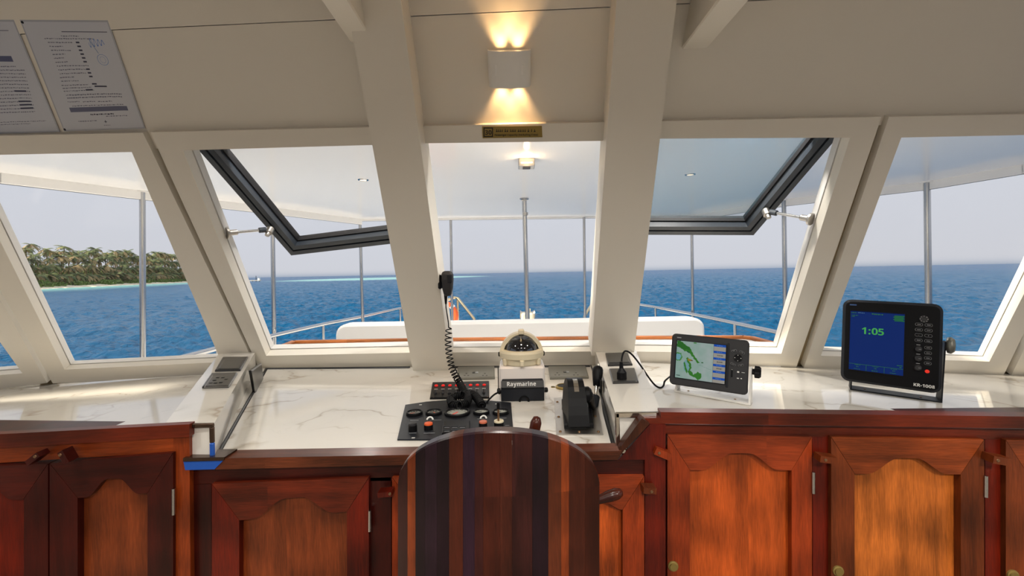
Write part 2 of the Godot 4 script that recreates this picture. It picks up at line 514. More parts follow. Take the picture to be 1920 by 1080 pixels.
func palm_crown(seed_: int, dry: float) -> ArrayMesh:
	var r := RandomNumberGenerator.new(); r.seed = seed_
	var b := Build.new(); b.colored = true
	for i in 20:
		var brown := r.randf() < dry
		var g := Color(0.20, 0.235, 0.07) if r.randf() < 0.5 else Color(0.11, 0.165, 0.05)
		b.tint = (Color(0.52, 0.37, 0.16) if brown else g) * r.randf_range(0.5, 0.95)
		frond(b, Vector3(0, 0, 0), TAU * i / 20.0 + r.randf_range(-0.2, 0.2), r.randf_range(-0.8, 2.6) if not brown else r.randf_range(-1.6, 0.4), r.randf_range(3.0, 4.4), r.randf_range(1.2, 3.0))
	return b.done()
func bush_mesh(seed_: int) -> ArrayMesh:
	var r := RandomNumberGenerator.new(); r.seed = seed_
	var b := Build.new(); b.colored = true
	for i in 420:
		var u := r.randf_range(0, TAU); var w := r.randf()
		var p := Vector3(cos(u) * sqrt(1 - w * w) * 3.0, w * 2.2, sin(u) * sqrt(1 - w * w) * 2.4) * r.randf_range(0.75, 1.0)
		b.tint = [Color(0.16, 0.26, 0.05), Color(0.23, 0.33, 0.06), Color(0.11, 0.19, 0.04)][r.randi() % 3]
		var d := Vector3(r.randf_range(-1, 1), r.randf_range(-1, 1), r.randf_range(-1, 1)).normalized() * 0.42
		var e := Vector3(r.randf_range(-1, 1), r.randf_range(-1, 1), r.randf_range(-1, 1)).cross(d).normalized() * 0.24
		b.quad(p - d, p + e, p + d, p - e, Vector3(p.x, p.y + 0.5, p.z))
	return b.done()
func outside():
	solo("sea", sea_mesh(), M.sea, "open blue sea with small choppy ripples reaching to the horizon", "sea", "", "structure")
	var g := EYE + Vector3(0, SEA, 0)
	# the island: a long low body of sand behind the shore line
	var sand := Build.new()
	var zs := [118.0, 135.0, 160.0, 200.0, 240.0, 280.0, 320.0, 360.0, 392.0]
	for i in zs.size() - 1:
		var z: float = zs[i]; var z2: float = zs[i + 1]
		var wd := [0.0, 9.0, 60.0]; var ht := [-0.15, 1.2, 1.9]
		for k in 2:
			sand.quad(g + Vector3(shore(z) - wd[k], ht[k], -z), g + Vector3(shore(z2) - wd[k], ht[k], -z2), g + Vector3(shore(z2) - wd[k + 1], ht[k + 1], -z2), g + Vector3(shore(z) - wd[k + 1], ht[k + 1], -z), Vector3.UP)
		sand.quad(g + Vector3(shore(z), -0.15, -z), g + Vector3(shore(z2), -0.15, -z2), g + Vector3(shore(z2), -1.0, -z2), g + Vector3(shore(z), -1.0, -z), Vector3.RIGHT)
	struct("beach", sand.done(), M.sand, "pale sand beach along the island's edge")
	var crowns := []
	for k in 5: crowns.append(palm_crown(40 + k, [0.12, 0.25, 0.38, 0.2, 0.5][k]))
	var heights := [4.5, 8.5, 12.8, 16.6]
	var proto := []
	for row in 4:
		var tp := PackedVector3Array()
		for k in 6: tp.append(Vector3(0.6 * pow(k / 5.0, 2.0), heights[row] * k / 5.0, 0))
		var trunk_m := tube_mesh(tp, 0.22, 6, false, [1.3, 1.0, 0.9, 0.8, 0.75, 0.7])
		for k in 5:
			var t := Node3D.new(); t.name = "palm_tree"
			for q in [["trunk", trunk_m, M.trunk, Vector3.ZERO], ["crown", crowns[k], M.leaf, Vector3(0.6, heights[row], 0)]]:
				var o := MeshInstance3D.new(); o.name = q[0]; o.mesh = q[1]; o.material_override = q[2]; o.position = q[3]; t.add_child(o)
			proto.append(t)
	var zed := 128.0
	while zed < 385.0:
		for row in 4:
			var z := zed + rng.randf_range(-2.5, 2.5)
			var back := 12.0 + row * 5.5 + rng.randf_range(-2.0, 2.0)
			var t: Node3D = proto[row * 5 + rng.randi() % 5].duplicate()
			t.name = numbered("palm_tree"); add_child(t)
			var s := rng.randf_range(0.85, 1.13)
			s *= lerpf(1.0, 1.28, clampf((z - 128.0) / 220.0, 0, 1))
			t.position = g + Vector3(shore(z) - back, 1.1, -z)
			t.scale = Vector3.ONE * s; t.rotation.y = rng.randf() * TAU
			tag(t, ["low palm tree with drooping fronds at the seaward edge of the grove", "mid-height palm tree inside the grove behind the low palms", "tall palm tree deeper in the island grove", "tallest palm tree along the skyline of the island grove"][row], "palm tree", "palms of the island grove, row %d from the beach" % (row + 1))
		zed += 4.0
	for p in proto: p.free()
	var bushes := [bush_mesh(3), bush_mesh(5), bush_mesh(6)]
	zed = 130.0
	while zed < 388.0:
		var z := zed + rng.randf_range(-1.5, 1.5)
		var o := solo("shrub", bushes[rng.randi() % 3], M.leaf, "bright green shrub at the foot of the palms above the beach", "shrub", "green shrubs along the island beach")
		o.position = g + Vector3(shore(z) - rng.randf_range(8.0, 12.5), 0.8, -z)
		o.scale = Vector3.ONE * rng.randf_range(0.8, 1.35); o.rotation.y = rng.randf() * TAU
		zed += 4.2
	# undergrowth that fills the shade between the trunks
	var spots := []
	zed = 132.0
	while zed < 388.0:
		for row in 4:
			var z := zed + rng.randf_range(-2, 2)
			var bb := Basis(Vector3.UP, rng.randf() * TAU).scaled(Vector3(1.5, [1.7, 2.4, 3.3, 4.2][row], 1.5) * rng.randf_range(0.9, 1.2))
			spots.append(Transform3D(bb, g + Vector3(shore(z) - 17.0 - row * 6.0, 1.0, -z)))
		zed += 4.6
	var mm := MultiMesh.new(); mm.transform_format = MultiMesh.TRANSFORM_3D; mm.mesh = bushes[2]; mm.instance_count = spots.size()
	for i in spots.size(): mm.set_instance_transform(i, spots[i])
	var ug := MultiMeshInstance3D.new(); ug.name = "undergrowth"; ug.multimesh = mm; ug.material_override = M.leaf; add_child(ug)
	tag(ug, "dense dark undergrowth filling the shade between the island's palm trunks", "undergrowth", "", "stuff")
	# little jetty with a boat at the tip of the island
	var j := thing("jetty", "small pale jetty with posts at the far tip of the island", "jetty", g + Vector3(-192, 0, -318))
	var c := g + Vector3(-192, 0, -318)
	part("deck", box_mesh(c + Vector3(0, 0.9, 0), Vector3(9, 0.4, 2)), M.sand, j)
	for k in 4: part("post", box_mesh(c + Vector3(-4 + k * 2.6, 0.2, 0), Vector3(0.3, 2.2, 0.3)), M.trunk, j)
	part("mast", box_mesh(c + Vector3(1.2, 2.6, 0), Vector3(0.25, 3.4, 0.25)), M.black, j)
	part("hut", box_mesh(c + Vector3(3.4, 1.9, 0), Vector3(1.4, 1.6, 1.4)), M.gel, j)
	foredeck()

const TOP := 0.87               # canopy underside above the eye
func foredeck():
	# hull and deck
	var deck := PackedVector3Array()
	for p in [[-2.9, 2.0], [-2.85, 5.0], [-2.3, 8.0], [-1.2, 10.0], [0.25, 10.8], [1.7, 10.0], [2.7, 8.0], [3.0, 5.0], [2.9, 2.0]]: deck.append(EYE + Vector3(p[0], -1.25, -p[1]))
	solo("foredeck", prism_mesh(deck, Vector3(0, -0.12, 0)), M.gel, "white foredeck floor of the yacht ahead of the wheelhouse", "deck", "", "structure")
	var hull := Build.new()
	hull.prism(deck, Vector3(0, -2.2, 0))
	solo("hull", hull.done(), M.gel, "white bow hull of the yacht under the foredeck", "hull", "", "structure").position.y = -0.14
	# ledge in front of the windscreen with its wooden capping
	var y := -0.40
	var cap := [on_level(515, 657, y), on_level(551, 643, y), on_level(765, 639, y), on_level(960, 637, y), on_level(1130, 635, y), on_level(1393, 634, y), on_level(1412, 636, y), on_level(1452, 647, y)]
	cap.insert(0, cap[0] + Vector3(-0.04, 0, 0.04)); cap.append(cap[-1] + Vector3(0.05, 0, 0.05))
	var ledge := PackedVector3Array(cap)
	ledge.append(sp(1.27, -0.40, -0.08) + Vector3(0, 0, 0.02)); ledge.append(sp(-1.22, -0.40, -0.08))
	for i in ledge.size(): ledge[i].y = EYE.y + y - 0.004
	var l := thing("cabin_ledge", "white ledge outside the windscreen edged with an orange wooden capping", "ledge", EYE + Vector3(0, -0.8, -2.4), "", "structure")
	part("top", prism_mesh(ledge, Vector3(0, -0.7, 0)), M.gel, l)
	for i in cap.size() - 1:
		var d: Vector3 = cap[i + 1] - cap[i]
		var xf := Transform3D(Basis(d.normalized(), Vector3.UP, d.normalized().cross(Vector3.UP)), (cap[i] + cap[i + 1]) * 0.5 + Vector3(0, 0.006, 0))
		var b := Build.new(); b.box(xf, Vector3(d.length() + 0.012, 0.018, 0.035), 0.004)
		part("capping", b.done(), M.cap_wood, l)
	# bench: a long padded back seen from behind
	var z := 3.55
	var a := at(628, 604, z); var e := at(1322, 594, z)
	var mid := (a + e) * 0.5
	var w := e.x - a.x
	var bench := thing("bench", "long white bench with rounded backrest standing on the foredeck", "bench", Vector3(mid.x, EYE.y - 1.25, mid.z))
	var bx := Transform3D(Basis(), Vector3(mid.x, EYE.y - 0.405 - 0.32, mid.z - 0.09))
	part("backrest", rounded_block(bx, w, 0.64, 0.09, [[-0.09, 0.02], [-0.07, 0.0], [0.07, 0.0], [0.09, 0.02]]), M.gel, bench)
	part("seat", box_mesh(Vector3(mid.x, EYE.y - 0.86, mid.z - 0.45), Vector3(w, 0.12, 0.6), 0.03), M.gel, bench)
	part("base", box_mesh(Vector3(mid.x, EYE.y - 1.09, mid.z - 0.4), Vector3(w - 0.2, 0.34, 0.46), 0.01), M.gel, bench)
	# canopy over the foredeck
	var edge := []
	for q in [[0, 348, 3.4], [267, 376, 4.2], [512, 402, 5.35], [677, 418, 6.6]]: edge.append(at(q[0], q[1], q[2]))
	var edge_r := []
	for q in [[1298, 412, 6.85], [1472, 388, 5.45], [1740, 357, 4.45], [1920, 333, 3.75]]: edge_r.append(at(q[0], q[1], q[2]))
	var el: Vector3 = edge[0] + (edge[0] - edge[1]) * 2.6
	var er: Vector3 = edge_r[3] + (edge_r[3] - edge_r[2]) * 2.8
	edge.insert(0, el); edge_r.append(er)
	var poly := PackedVector3Array()
	for q in edge + edge_r: poly.append(Vector3(q.x, EYE.y + TOP, q.z))
	var can := thing("foredeck_canopy", "white glossy canopy roof stretching over the whole foredeck", "canopy", EYE + Vector3(0, TOP, -4), "", "structure")
	part("roof", prism_mesh(poly, Vector3(0, 0.1, 0)), M.canopy, can)
	var whole := edge + edge_r
	for i in whole.size() - 1:
		var p: Vector3 = whole[i]; var q: Vector3 = whole[i + 1]
		p.y = EYE.y + TOP - 0.085; q.y = p.y
		if i == edge.size() - 1: p.y += 0.055; q.y += 0.055
		var d := q - p
		var nrm := d.normalized().cross(Vector3.UP)
		var tall := EYE.y + TOP + 0.1 - p.y
		var xf := Transform3D(Basis(d.normalized(), Vector3.UP, nrm), (p + q) * 0.5 + Vector3(0, tall * 0.5, 0))
		var b := Build.new(); b.box(xf, Vector3(d.length() + 0.02, tall, 0.035), 0.006)
		part("fascia", b.done(), M.gel, can)
		part("edge_strip", tube_mesh(PackedVector3Array([p + Vector3(0, 0.008, 0), q + Vector3(0, 0.008, 0)]), 0.012, 6), M.charcoal, can)
	# canopy posts
	var posts := [
		["third from the port side seen in the far-left window", 267, 366, 0.026, 268, 674, 4.2, "slim steel canopy post standing in the far-left window before the island"],
		["", 511, 402, 0.026, 514, 640, 5.35, "steel canopy post just right of the left window's frame"],
		["", 675, 418, 0.024, 680, 600, 6.6, "steel canopy post in the middle of the left open window"],
		["", 845, 408, 0.022, 848, 600, 6.7, "steel canopy post beside the hand microphone in the middle window"],
		["", 983, 372, 0.027, 989, 600, 5.0, "thick steel post at the middle of the middle window with a fitting at its top"],
		["", 1095, 406, 0.022, 1097, 594, 6.75, "steel canopy post at the right edge of the middle window"],
		["", 1297, 411, 0.024, 1299, 592, 6.85, "steel canopy post behind the middle of the right open window"],
		["", 1470, 388, 0.027, 1473, 630, 5.45, "steel canopy post near the stay of the right open window"],
		["", 1738, 345, 0.03, 1742, 650, 4.45, "steel canopy post behind the radar in the far-right window"]]
	for q in posts:
		var t := at(q[1], q[2], q[6]); var f := at(q[4], q[5], q[6])
		var full := Vector3(t.x, EYE.y + TOP, t.z)
		var foot := f + (f - t).normalized() * maxf(0.0, (f.y - (EYE.y - 1.25)))
		foot.y = EYE.y - 1.25
		if q[1] == 267 or q[1] == 1738: foot.x = clampf(foot.x, -3.7, 4.6)
		var o := thing("canopy_post", q[7], "post", foot, "steel posts holding the foredeck canopy")
		part("pole", tube_mesh(PackedVector3Array([foot, full]), q[3], 12), M.steel, o)
		part("flange", lathe_mesh(Transform3D(Basis(), full - Vector3(0, 0.012, 0)), [Vector2(0, 0), Vector2(q[3] * 2.0, 0), Vector2(q[3] * 2.0, 0.012), Vector2(0, 0.012)], 16), M.gel if q[1] != 983 else M.steel, o)
		if q[1] == 983:
			part("collar", lathe_mesh(Transform3D(Basis(), t - Vector3(0, 0.03, 0)), [Vector2(0.027, 0), Vector2(0.036, 0.005), Vector2(0.036, 0.045), Vector2(0.027, 0.05)], 16), M.brushed, o)
			part("collar", lathe_mesh(Transform3D(Basis(), at(985, 404, 5.0)), [Vector2(0.027, 0), Vector2(0.034, 0.005), Vector2(0.034, 0.03), Vector2(0.027, 0.035)], 16), M.brushed, o)
	# side decks that carry the outboard posts
	for s: float in [-1.0, 1.0]:
		var wing := prism_mesh(PackedVector3Array([EYE + Vector3(2.6 * s, -1.25, -1.0), EYE + Vector3(4.9 * s, -1.25, -1.0), EYE + Vector3(4.75 * s, -1.25, -4.9), EYE + Vector3(2.6 * s, -1.25, -5.6)]), Vector3(0, -0.2, 0))
		solo("side_deck", wing, M.gel, "white side deck beyond the %s rail" % ("port" if s < 0 else "starboard"), "deck", "", "structure")
	# bow rails
	for side in 2:
		var pts := PackedVector3Array()
		var src := [[335, 672, 3.72], [408, 653, 4.25], [513, 629, 5.05], [606, 608, 6.0], [678, 594, 6.95], [750, 578, 8.7], [820, 564, 9.4]] if side == 0 else [[1119, 558, 9.6], [1200, 571, 8.5], [1229, 576, 7.9], [1298, 589, 6.6], [1378, 606, 5.5], [1452, 622, 4.7], [1530, 642, 3.95]]
		for q in src: pts.append(at(q[0], q[1], q[2]))
		var r := thing("bow_rail", "steel bow rail rising toward the bow past the left windows" if side == 0 else "steel bow rail sloping down behind the chart display at right", "railing", Vector3(pts[3].x, EYE.y - 1.25, pts[3].z), "bow rails on either side of the foredeck")
		part("top_rail", tube_mesh(pts, 0.024, 10), M.steel, r)
		for q in ([1, 3, 5] if side == 0 else [2, 4, 6]):
			part("stanchion", rod(pts[q], Vector3(pts[q].x, EYE.y - 1.25, pts[q].z), 0.018), M.steel, r)
	# gate rails at the stem, a life ring and the windlass
	for side in 2:
		var g := thing("bow_gate_rail", "golden gate rail at the bow behind the hand microphone" if side == 0 else "short gate rail at the bow left of the right pillar", "railing", at(870 if side == 0 else 1104, 590, 9.2) * Vector3(1, 0, 1) + Vector3(0, EYE.y - 1.25, 0), "gate rails at the bow")
		var p := [at(838, 563, 9.2), at(852, 558, 9.2), at(858, 559, 9.2), at(889, 598, 8.9)] if side == 0 else [at(1128, 562, 9.3), at(1116, 563, 9.3), at(1112, 567, 9.3), at(1096, 593, 9.0)]
		p.append(p[3] + Vector3(0, -0.4, 0.1))
		part("rail", tube_mesh(PackedVector3Array(p), 0.03, 8), M.steel_warm, g)
		part("stanchion", rod(p[2], Vector3(p[2].x, EYE.y - 1.25, p[2].z), 0.024), M.steel_warm, g)
	var ring := PackedVector3Array()
	var rc := at(832, 592, 8.6)
	for i in 28: ring.append(rc + Vector3(cos(TAU * i / 28) * 0.25, sin(TAU * i / 28) * 0.25, 0))
	var buoy := thing("life_ring", "orange life ring hung at the bow behind the microphone and post", "life ring", rc)
	part("ring", tube_mesh(ring, 0.05, 10, true), M.orange, buoy)
	for i in 4:
		var ba := TAU * (i + 0.5) / 4
		part("band", lathe_mesh(Transform3D(towards(Vector3(-sin(ba), cos(ba), 0), Vector3.BACK), rc + Vector3(cos(ba), sin(ba), 0) * 0.25), [Vector2(0.05, -0.03), Vector2(0.054, -0.028), Vector2(0.054, 0.028), Vector2(0.05, 0.03)], 14), M.gel, buoy)
	part("hanger", rod(rc + Vector3(0, 0.2, -0.06), Vector3(rc.x, EYE.y - 1.25, rc.z - 0.06), 0.02), M.steel, buoy)
	var wl := at(989, 592, 9.3); wl.y = EYE.y - 1.25
	var win := thing("windlass", "small cream anchor windlass at the bow behind the middle post", "windlass", wl)
	part("body", box_mesh(wl + Vector3(0, 0.17, 0), Vector3(0.28, 0.42, 0.34), 0.04), M.cream, win)
	part("drum", lathe_mesh(Transform3D(towards(Vector3.RIGHT), wl + Vector3(-0.16, 0.34, 0)), [Vector2(0, 0), Vector2(0.09, 0), Vector2(0.06, 0.05), Vector2(0.06, 0.27), Vector2(0.09, 0.32), Vector2(0, 0.32)], 16), M.brushed, win)
	part("brake", lathe_mesh(Transform3D(Basis(), wl + Vector3(0.02, 0.36, 0.05)), [Vector2(0, 0.12), Vector2(0.05, 0.1), Vector2(0.05, 0.0), Vector2(0, 0)], 14), M.cream, win)
	part("plinth", box_mesh(wl + Vector3(0, 0.03, 0), Vector3(0.46, 0.2, 0.46), 0.03), M.box_white, win)
	# lamps under the canopy
	for q in [[681, 337, "round recessed downlight in the canopy seen through the left open window", 1.0], [1294, 327, "round recessed downlight in the canopy seen through the right sash with its painted blue reflection", 1.3], [560, 60, "unseen round fill light added under the canopy close above the left window", 0.8], [1400, 60, "unseen round fill light added under the canopy close above the right window", 1.7]]:  # last two are unseen fill lights, added to brighten the ledge
		var p := on_level(q[0], q[1], TOP)
		var dl := thing("downlight", q[2], "ceiling light", p, "canopy downlights")
		part("bezel", lathe_mesh(Transform3D(Basis(), p), [Vector2(0.03, -0.002), Vector2(0.034, -0.007), Vector2(0.046, -0.005), Vector2(0.048, 0.0)], 24), M.chrome, dl)
		part("lens", lathe_mesh(Transform3D(Basis(), p), [Vector2(0.0, -0.004), Vector2(0.031, -0.003)], 24), M.lamp_down, dl)
		var s := SpotLight3D.new(); s.name = "glow"; dl.add_child(s); s.position = Vector3(0, -0.012, 0); s.rotation.x = -PI / 2
		s.light_color = Color(1, 0.98, 0.95); s.light_energy = 1.6 * q[3]; s.spot_angle = 78; s.spot_angle_attenuation = 0.5; s.spot_range = 8; s.spot_attenuation = 2; s.light_size = 0.04; s.shadow_enabled = true
	var lp := on_level(987, 300, TOP)
	var lb := thing("canopy_lamp", "square grey lamp box under the canopy above the middle post", "ceiling light", lp)
	part("housing", box_mesh(lp + Vector3(0, -0.03, 0), Vector3(0.125, 0.06, 0.12), 0.006), M.brushed, lb)
	part("lens", box_mesh(lp + Vector3(0, -0.035, 0.062), Vector3(0.09, 0.012, 0.006), 0.002), M.lamp_down, lb)
	part("bracket", box_mesh(lp + Vector3(0, -0.062, 0.0), Vector3(0.06, 0.006, 0.07), 0.002), M.charcoal, lb)
	var lo := OmniLight3D.new(); lo.name = "glow"; lb.add_child(lo); lo.position = Vector3(0, -0.08, 0.1); lo.light_color = Color(1, 0.85, 0.65)
	lo.light_energy = 0.03; lo.light_size = 0.02; lo.omni_range = 6; lo.omni_attenuation = 2; lo.shadow_enabled = true

# ------------------------------------------------------------------ the room
func shell():
	var W := 2.95; var back := 2.7; var low := -1.42; var high := 0.85
	struct("floor", box_mesh(EYE + Vector3(0, low - 0.03, 0.2), Vector3(W * 2 + 0.2, 0.06, 5.4)), M.floor, "pale wooden floor of the wheelhouse")
	# ceiling stops against the raked wall
	var cp := PackedVector3Array([sp(-W - 0.1, high, -0.02), sp(W + 0.1, high, -0.02), EYE + Vector3(W + 0.1, high, back + 0.1), EYE + Vector3(-W - 0.1, high, back + 0.1)])
	struct("ceiling", prism_mesh(cp, Vector3(0, 0.08, 0)), M.ceiling, "cream painted ceiling of the wheelhouse")
	for s: float in [-1.0, 1.0]:
		var n := "left" if s < 0 else "right"
		var b := Build.new()
		var x := W * s
		var ext := Vector3(0.07 * s, 0, 0)
		# side wall with one long window opening
		frame_ring(b, [EYE + Vector3(x, high + 0.05, back), EYE + Vector3(x, high + 0.05, -1.2), EYE + Vector3(x, low, -2.45), EYE + Vector3(x, low, back)], [EYE + Vector3(x, 0.5, back - 0.5), EYE + Vector3(x, 0.5, -0.9), EYE + Vector3(x, -0.42, -1.3), EYE + Vector3(x, -0.42, back - 0.5)], ext)
		struct("wall_" + n, b.done(), M.paint, "cream painted %s side wall with a long window" % n)
	# rear wall with a doorway
	var bb := Build.new()
	frame_ring(bb, [EYE + Vector3(-W, high + 0.05, back), EYE + Vector3(W, high + 0.05, back), EYE + Vector3(W, low, back), EYE + Vector3(-W, low, back)], [EYE + Vector3(-0.9, 0.6, back), EYE + Vector3(0.9, 0.6, back), EYE + Vector3(0.9, low + 0.05, back), EYE + Vector3(-0.9, low + 0.05, back)], Vector3(0, 0, 0.07))
	struct("wall_back", bb.done(), M.paint, "cream painted rear wall with an open doorway")
	# fill lights added in the unseen cabin ceiling to brighten desk and cabinets
	for q in [[-1.3, -0.45], [0.0, -0.45], [1.3, -0.45], [-1.1, 1.0], [0.0, 1.0], [1.1, 1.0]]:
		var p := EYE + Vector3(q[0], high, q[1])
		var side: String = "port" if q[0] < 0 else ("starboard" if q[0] > 0 else "middle")
		var l := thing("fill_light", "round fill light added in the unseen cabin ceiling, %s lamp of the %s row" % [side, "front" if q[1] < 0 else "rear"], "ceiling light", p, "added cabin fill lights")
		part("rim", lathe_mesh(Transform3D(Basis(), p), [Vector2(0.075, -0.003), Vector2(0.08, -0.01), Vector2(0.1, -0.007), Vector2(0.104, 0.0)], 28), M.white_plastic, l)
		part("lens", lathe_mesh(Transform3D(Basis(), p), [Vector2(0, -0.005), Vector2(0.076, -0.004)], 28), M.lamp_fill, l)
		var a := SpotLight3D.new(); a.name = "glow"; l.add_child(a)
		a.position = Vector3(0, -0.02, 0); a.rotation.x = -PI / 2
		a.spot_angle = 74; a.spot_angle_attenuation = 0.6; a.spot_range = 12; a.spot_attenuation = 2; a.light_size = 0.09
		a.light_energy = CABIN * ((0.72 if q[0] <= 0 else 0.62) if q[1] < 0 else (0.9 if q[0] < 0 else (2.6 if q[0] == 0 else 4.2))); a.light_color = Color(1.0, 0.98, 0.945); a.shadow_enabled = true
	# front wall: below the windows, then the header boards above them
	struct("wall_front", prism_mesh(PackedVector3Array([sp(-3.0, 0.458, -0.022), sp(3.0, 0.458, -0.022), sp(3.0, 0.765, -0.022), sp(-3.0, 0.765, -0.022)]), -screen_plane.normal * 0.07), M.paint, "cream painted raked board above the windscreen")
	struct("wall_front", prism_mesh(PackedVector3Array([sp(-3.0, 0.767, -0.018), sp(3.0, 0.767, -0.018), sp(3.0, 0.95, -0.018), sp(-3.0, 0.95, -0.018)]), -screen_plane.normal * 0.07), M.paint, "narrow cream board at the top of the raked wall")
	struct("wall_front", box_mesh(EYE + Vector3(0, -1.01, -2.44), Vector3(6.0, 0.82, 0.08)), M.paint, "lower front wall hidden behind the cabinets")
	struct("trim_1", prism_mesh(PackedVector3Array([sp(-3.0, -0.62, -0.055), sp(3.0, -0.62, -0.055), sp(3.0, 0.49, -0.055), sp(2.6, 0.49, -0.055), sp(2.6, -0.53, -0.055), sp(-2.9, -0.58, -0.055), sp(-2.9, 0.49, -0.055), sp(-3.0, 0.49, -0.055)]), -screen_plane.normal * 0.03), M.paint, "outer edge boards of the windscreen wall")
	for q in [[275, 250, 480, 662], [1660, 220, 1500, 690], [0, 592, 92, 720], [1930, 640, 1889, 705]]:
		var t := ws(q[0], q[1], -0.03); var f := ws(q[2], q[3], -0.03)
		var d := (f - t).normalized()
		t -= d * 0.08; f += d * 0.12
		var side := d.cross(screen_plane.normal).normalized()
		var b := Build.new()
		b.prism(PackedVector3Array([t - side * 0.05, t + side * 0.05, f + side * 0.05, f - side * 0.05]), -screen_plane.normal * 0.012)
		struct("trim_%d" % (used.size()), b.done(), M.groove, "recessed tan joint strip between two window frames")
	# ceiling beams run aft from the pillars
	for q in [[-0.476, -0.406, 0.71, "left"], [0.535, 0.615, 0.685, "right"]]:
		var zf := 1.29 if q[0] < 0 else 1.36
		var b := Build.new()
		b.box(Transform3D(Basis(), EYE + Vector3((q[0] + q[1]) * 0.5, (q[2] + high) * 0.5, -zf * 0.5 + 0.65)), Vector3(q[1] - q[0], high - q[2] + 0.01, zf + 1.3), 0.004)
		struct("beam", b.done(), M.paint, "cream ceiling beam running aft from the %s pillar" % q[3])
	# raked pillars
	pillar([631, -100, 738, -100, 846, 696, 775, 699], "left", true)
	pillar([1163, -100, 1281, -100, 1189, 661, 1109, 664], "right", false)
func pillar(c: Array, side: String, lined: bool):
	var p := PackedVector3Array()
	for i in 4: p.append(ws(c[i * 2], c[i * 2 + 1], 0.07))
	if not lined:                                           # the right one stands on the raised block
		for i in [2, 3]: p[i] += (p[i] - p[3 - i]).normalized() * 0.01
	var o := struct("pillar", prism_mesh(p, -screen_plane.normal * 0.12), M.paint, "thick cream painted pillar %s of the middle window" % side)
	if lined:
		var b := Build.new()
		var a := p[3]; var e := p[2]
		b.box(Transform3D(Basis(), (a + e) * 0.5 + Vector3(0, -0.004, 0.006)), Vector3(e.x - a.x + 0.006, 0.012, 0.012), 0.003)
		part("sealant", b.done(), M.black_line, o)

func window_frame(n: int, outer: Array, hole: Array, label: String, depth := 0.06, glass := true, liner := true) -> Node3D:
	var o := []; var h := []
	for i in 4:
		o.append(ws(outer[i * 2], outer[i * 2 + 1])); h.append(ws(hole[i * 2], hole[i * 2 + 1]))
	var c: Vector3 = (h[0] + h[1] + h[2] + h[3]) * 0.25
	var w := thing("window_%d" % n, label, "window", c, "", "structure")
	var nrm := -screen_plane.normal
	var b := Build.new()
	frame_ring(b, o, h, nrm * depth * 0.55)
	part("frame", b.done(), M.paint, w)
	var h2 := []; var o2 := []
	for i in 4:
		var inward: Vector3 = (c - h[i]).normalized()
		h2.append(h[i] + inward * 0.004 + nrm * depth * 0.6); o2.append(o[i].lerp(h[i], 0.3) + nrm * depth * 0.6)
	var b2 := Build.new()
	frame_ring(b2, o2, h2, nrm * depth * 0.4)
	part("rebate", b2.done(), M.paint_cool, w)
	if glass:
		var g := PackedVector3Array()
		for i in 4: g.append(h2[i] + (h2[i] - c).normalized() * 0.01 + nrm * depth * 0.2)
		part("pane", prism_mesh(g, nrm * 0.002), M.glass, w)
	return w
func windscreen():
	window_frame(1, [-560, 262, -170, 258, 88, 718, -160, 750], [-330, 310, -240, 308, 42, 700, -120, 712], "slanting side window at the far-left edge, mostly out of sight")
	window_frame(2, [-160, 258, 268, 249, 484, 697, 99, 719], [-80, 292, 247, 285, 415, 679, 121, 693], "fixed far-left window looking toward the palm island")
	var a := window_frame(3, [282, 248, 712, 238, 800, 688, 487, 694], [343, 282, 728, 271, 782, 661, 499, 667], "left window with its dark sash swung outward", 0.075, false)
	window_frame(4, [712, 238, 1204, 228, 1150, 684, 800, 688], [778, 269, 1144, 264, 1108, 659, 836, 661], "fixed middle window between the two pillars")
	var b := window_frame(5, [1204, 228, 1653, 219, 1493, 689, 1150, 684], [1226, 260, 1594, 258, 1465, 663, 1180, 659], "right window with its dark sash swung outward, blue sea reflection painted into the pane", 0.075, false)
	window_frame(6, [1667, 219, 2120, 210, 1882, 703, 1507, 690], [1690, 258, 2074, 250, 1855, 678, 1539, 667], "fixed far-right window behind the radar display")
	window_frame(7, [2140, 210, 2420, 206, 2060, 720, 1896, 704], [2260, 250, 2330, 248, 2010, 700, 1990, 698], "slanting side window at the far-right edge, mostly out of sight")
	sash(a, [350, 256, 745, 243], [546, 479], [760, 454], 2.06, M.glass, "left")
	sash(b, [1165, 232, 1592, 232], [1140, 440], [1413, 441], 1.97, M.sea_reflection, "right")
	# friction stays that hold the sashes open
	stay(a, ws(426, 437, -0.05), on_plane(sash_planes[0], 507, 430, 0.02), sash_planes[0])
	stay(b, ws(1520, 411, -0.05), on_plane(sash_planes[1], 1436, 396, 0.02), sash_planes[1])
var sash_planes := []
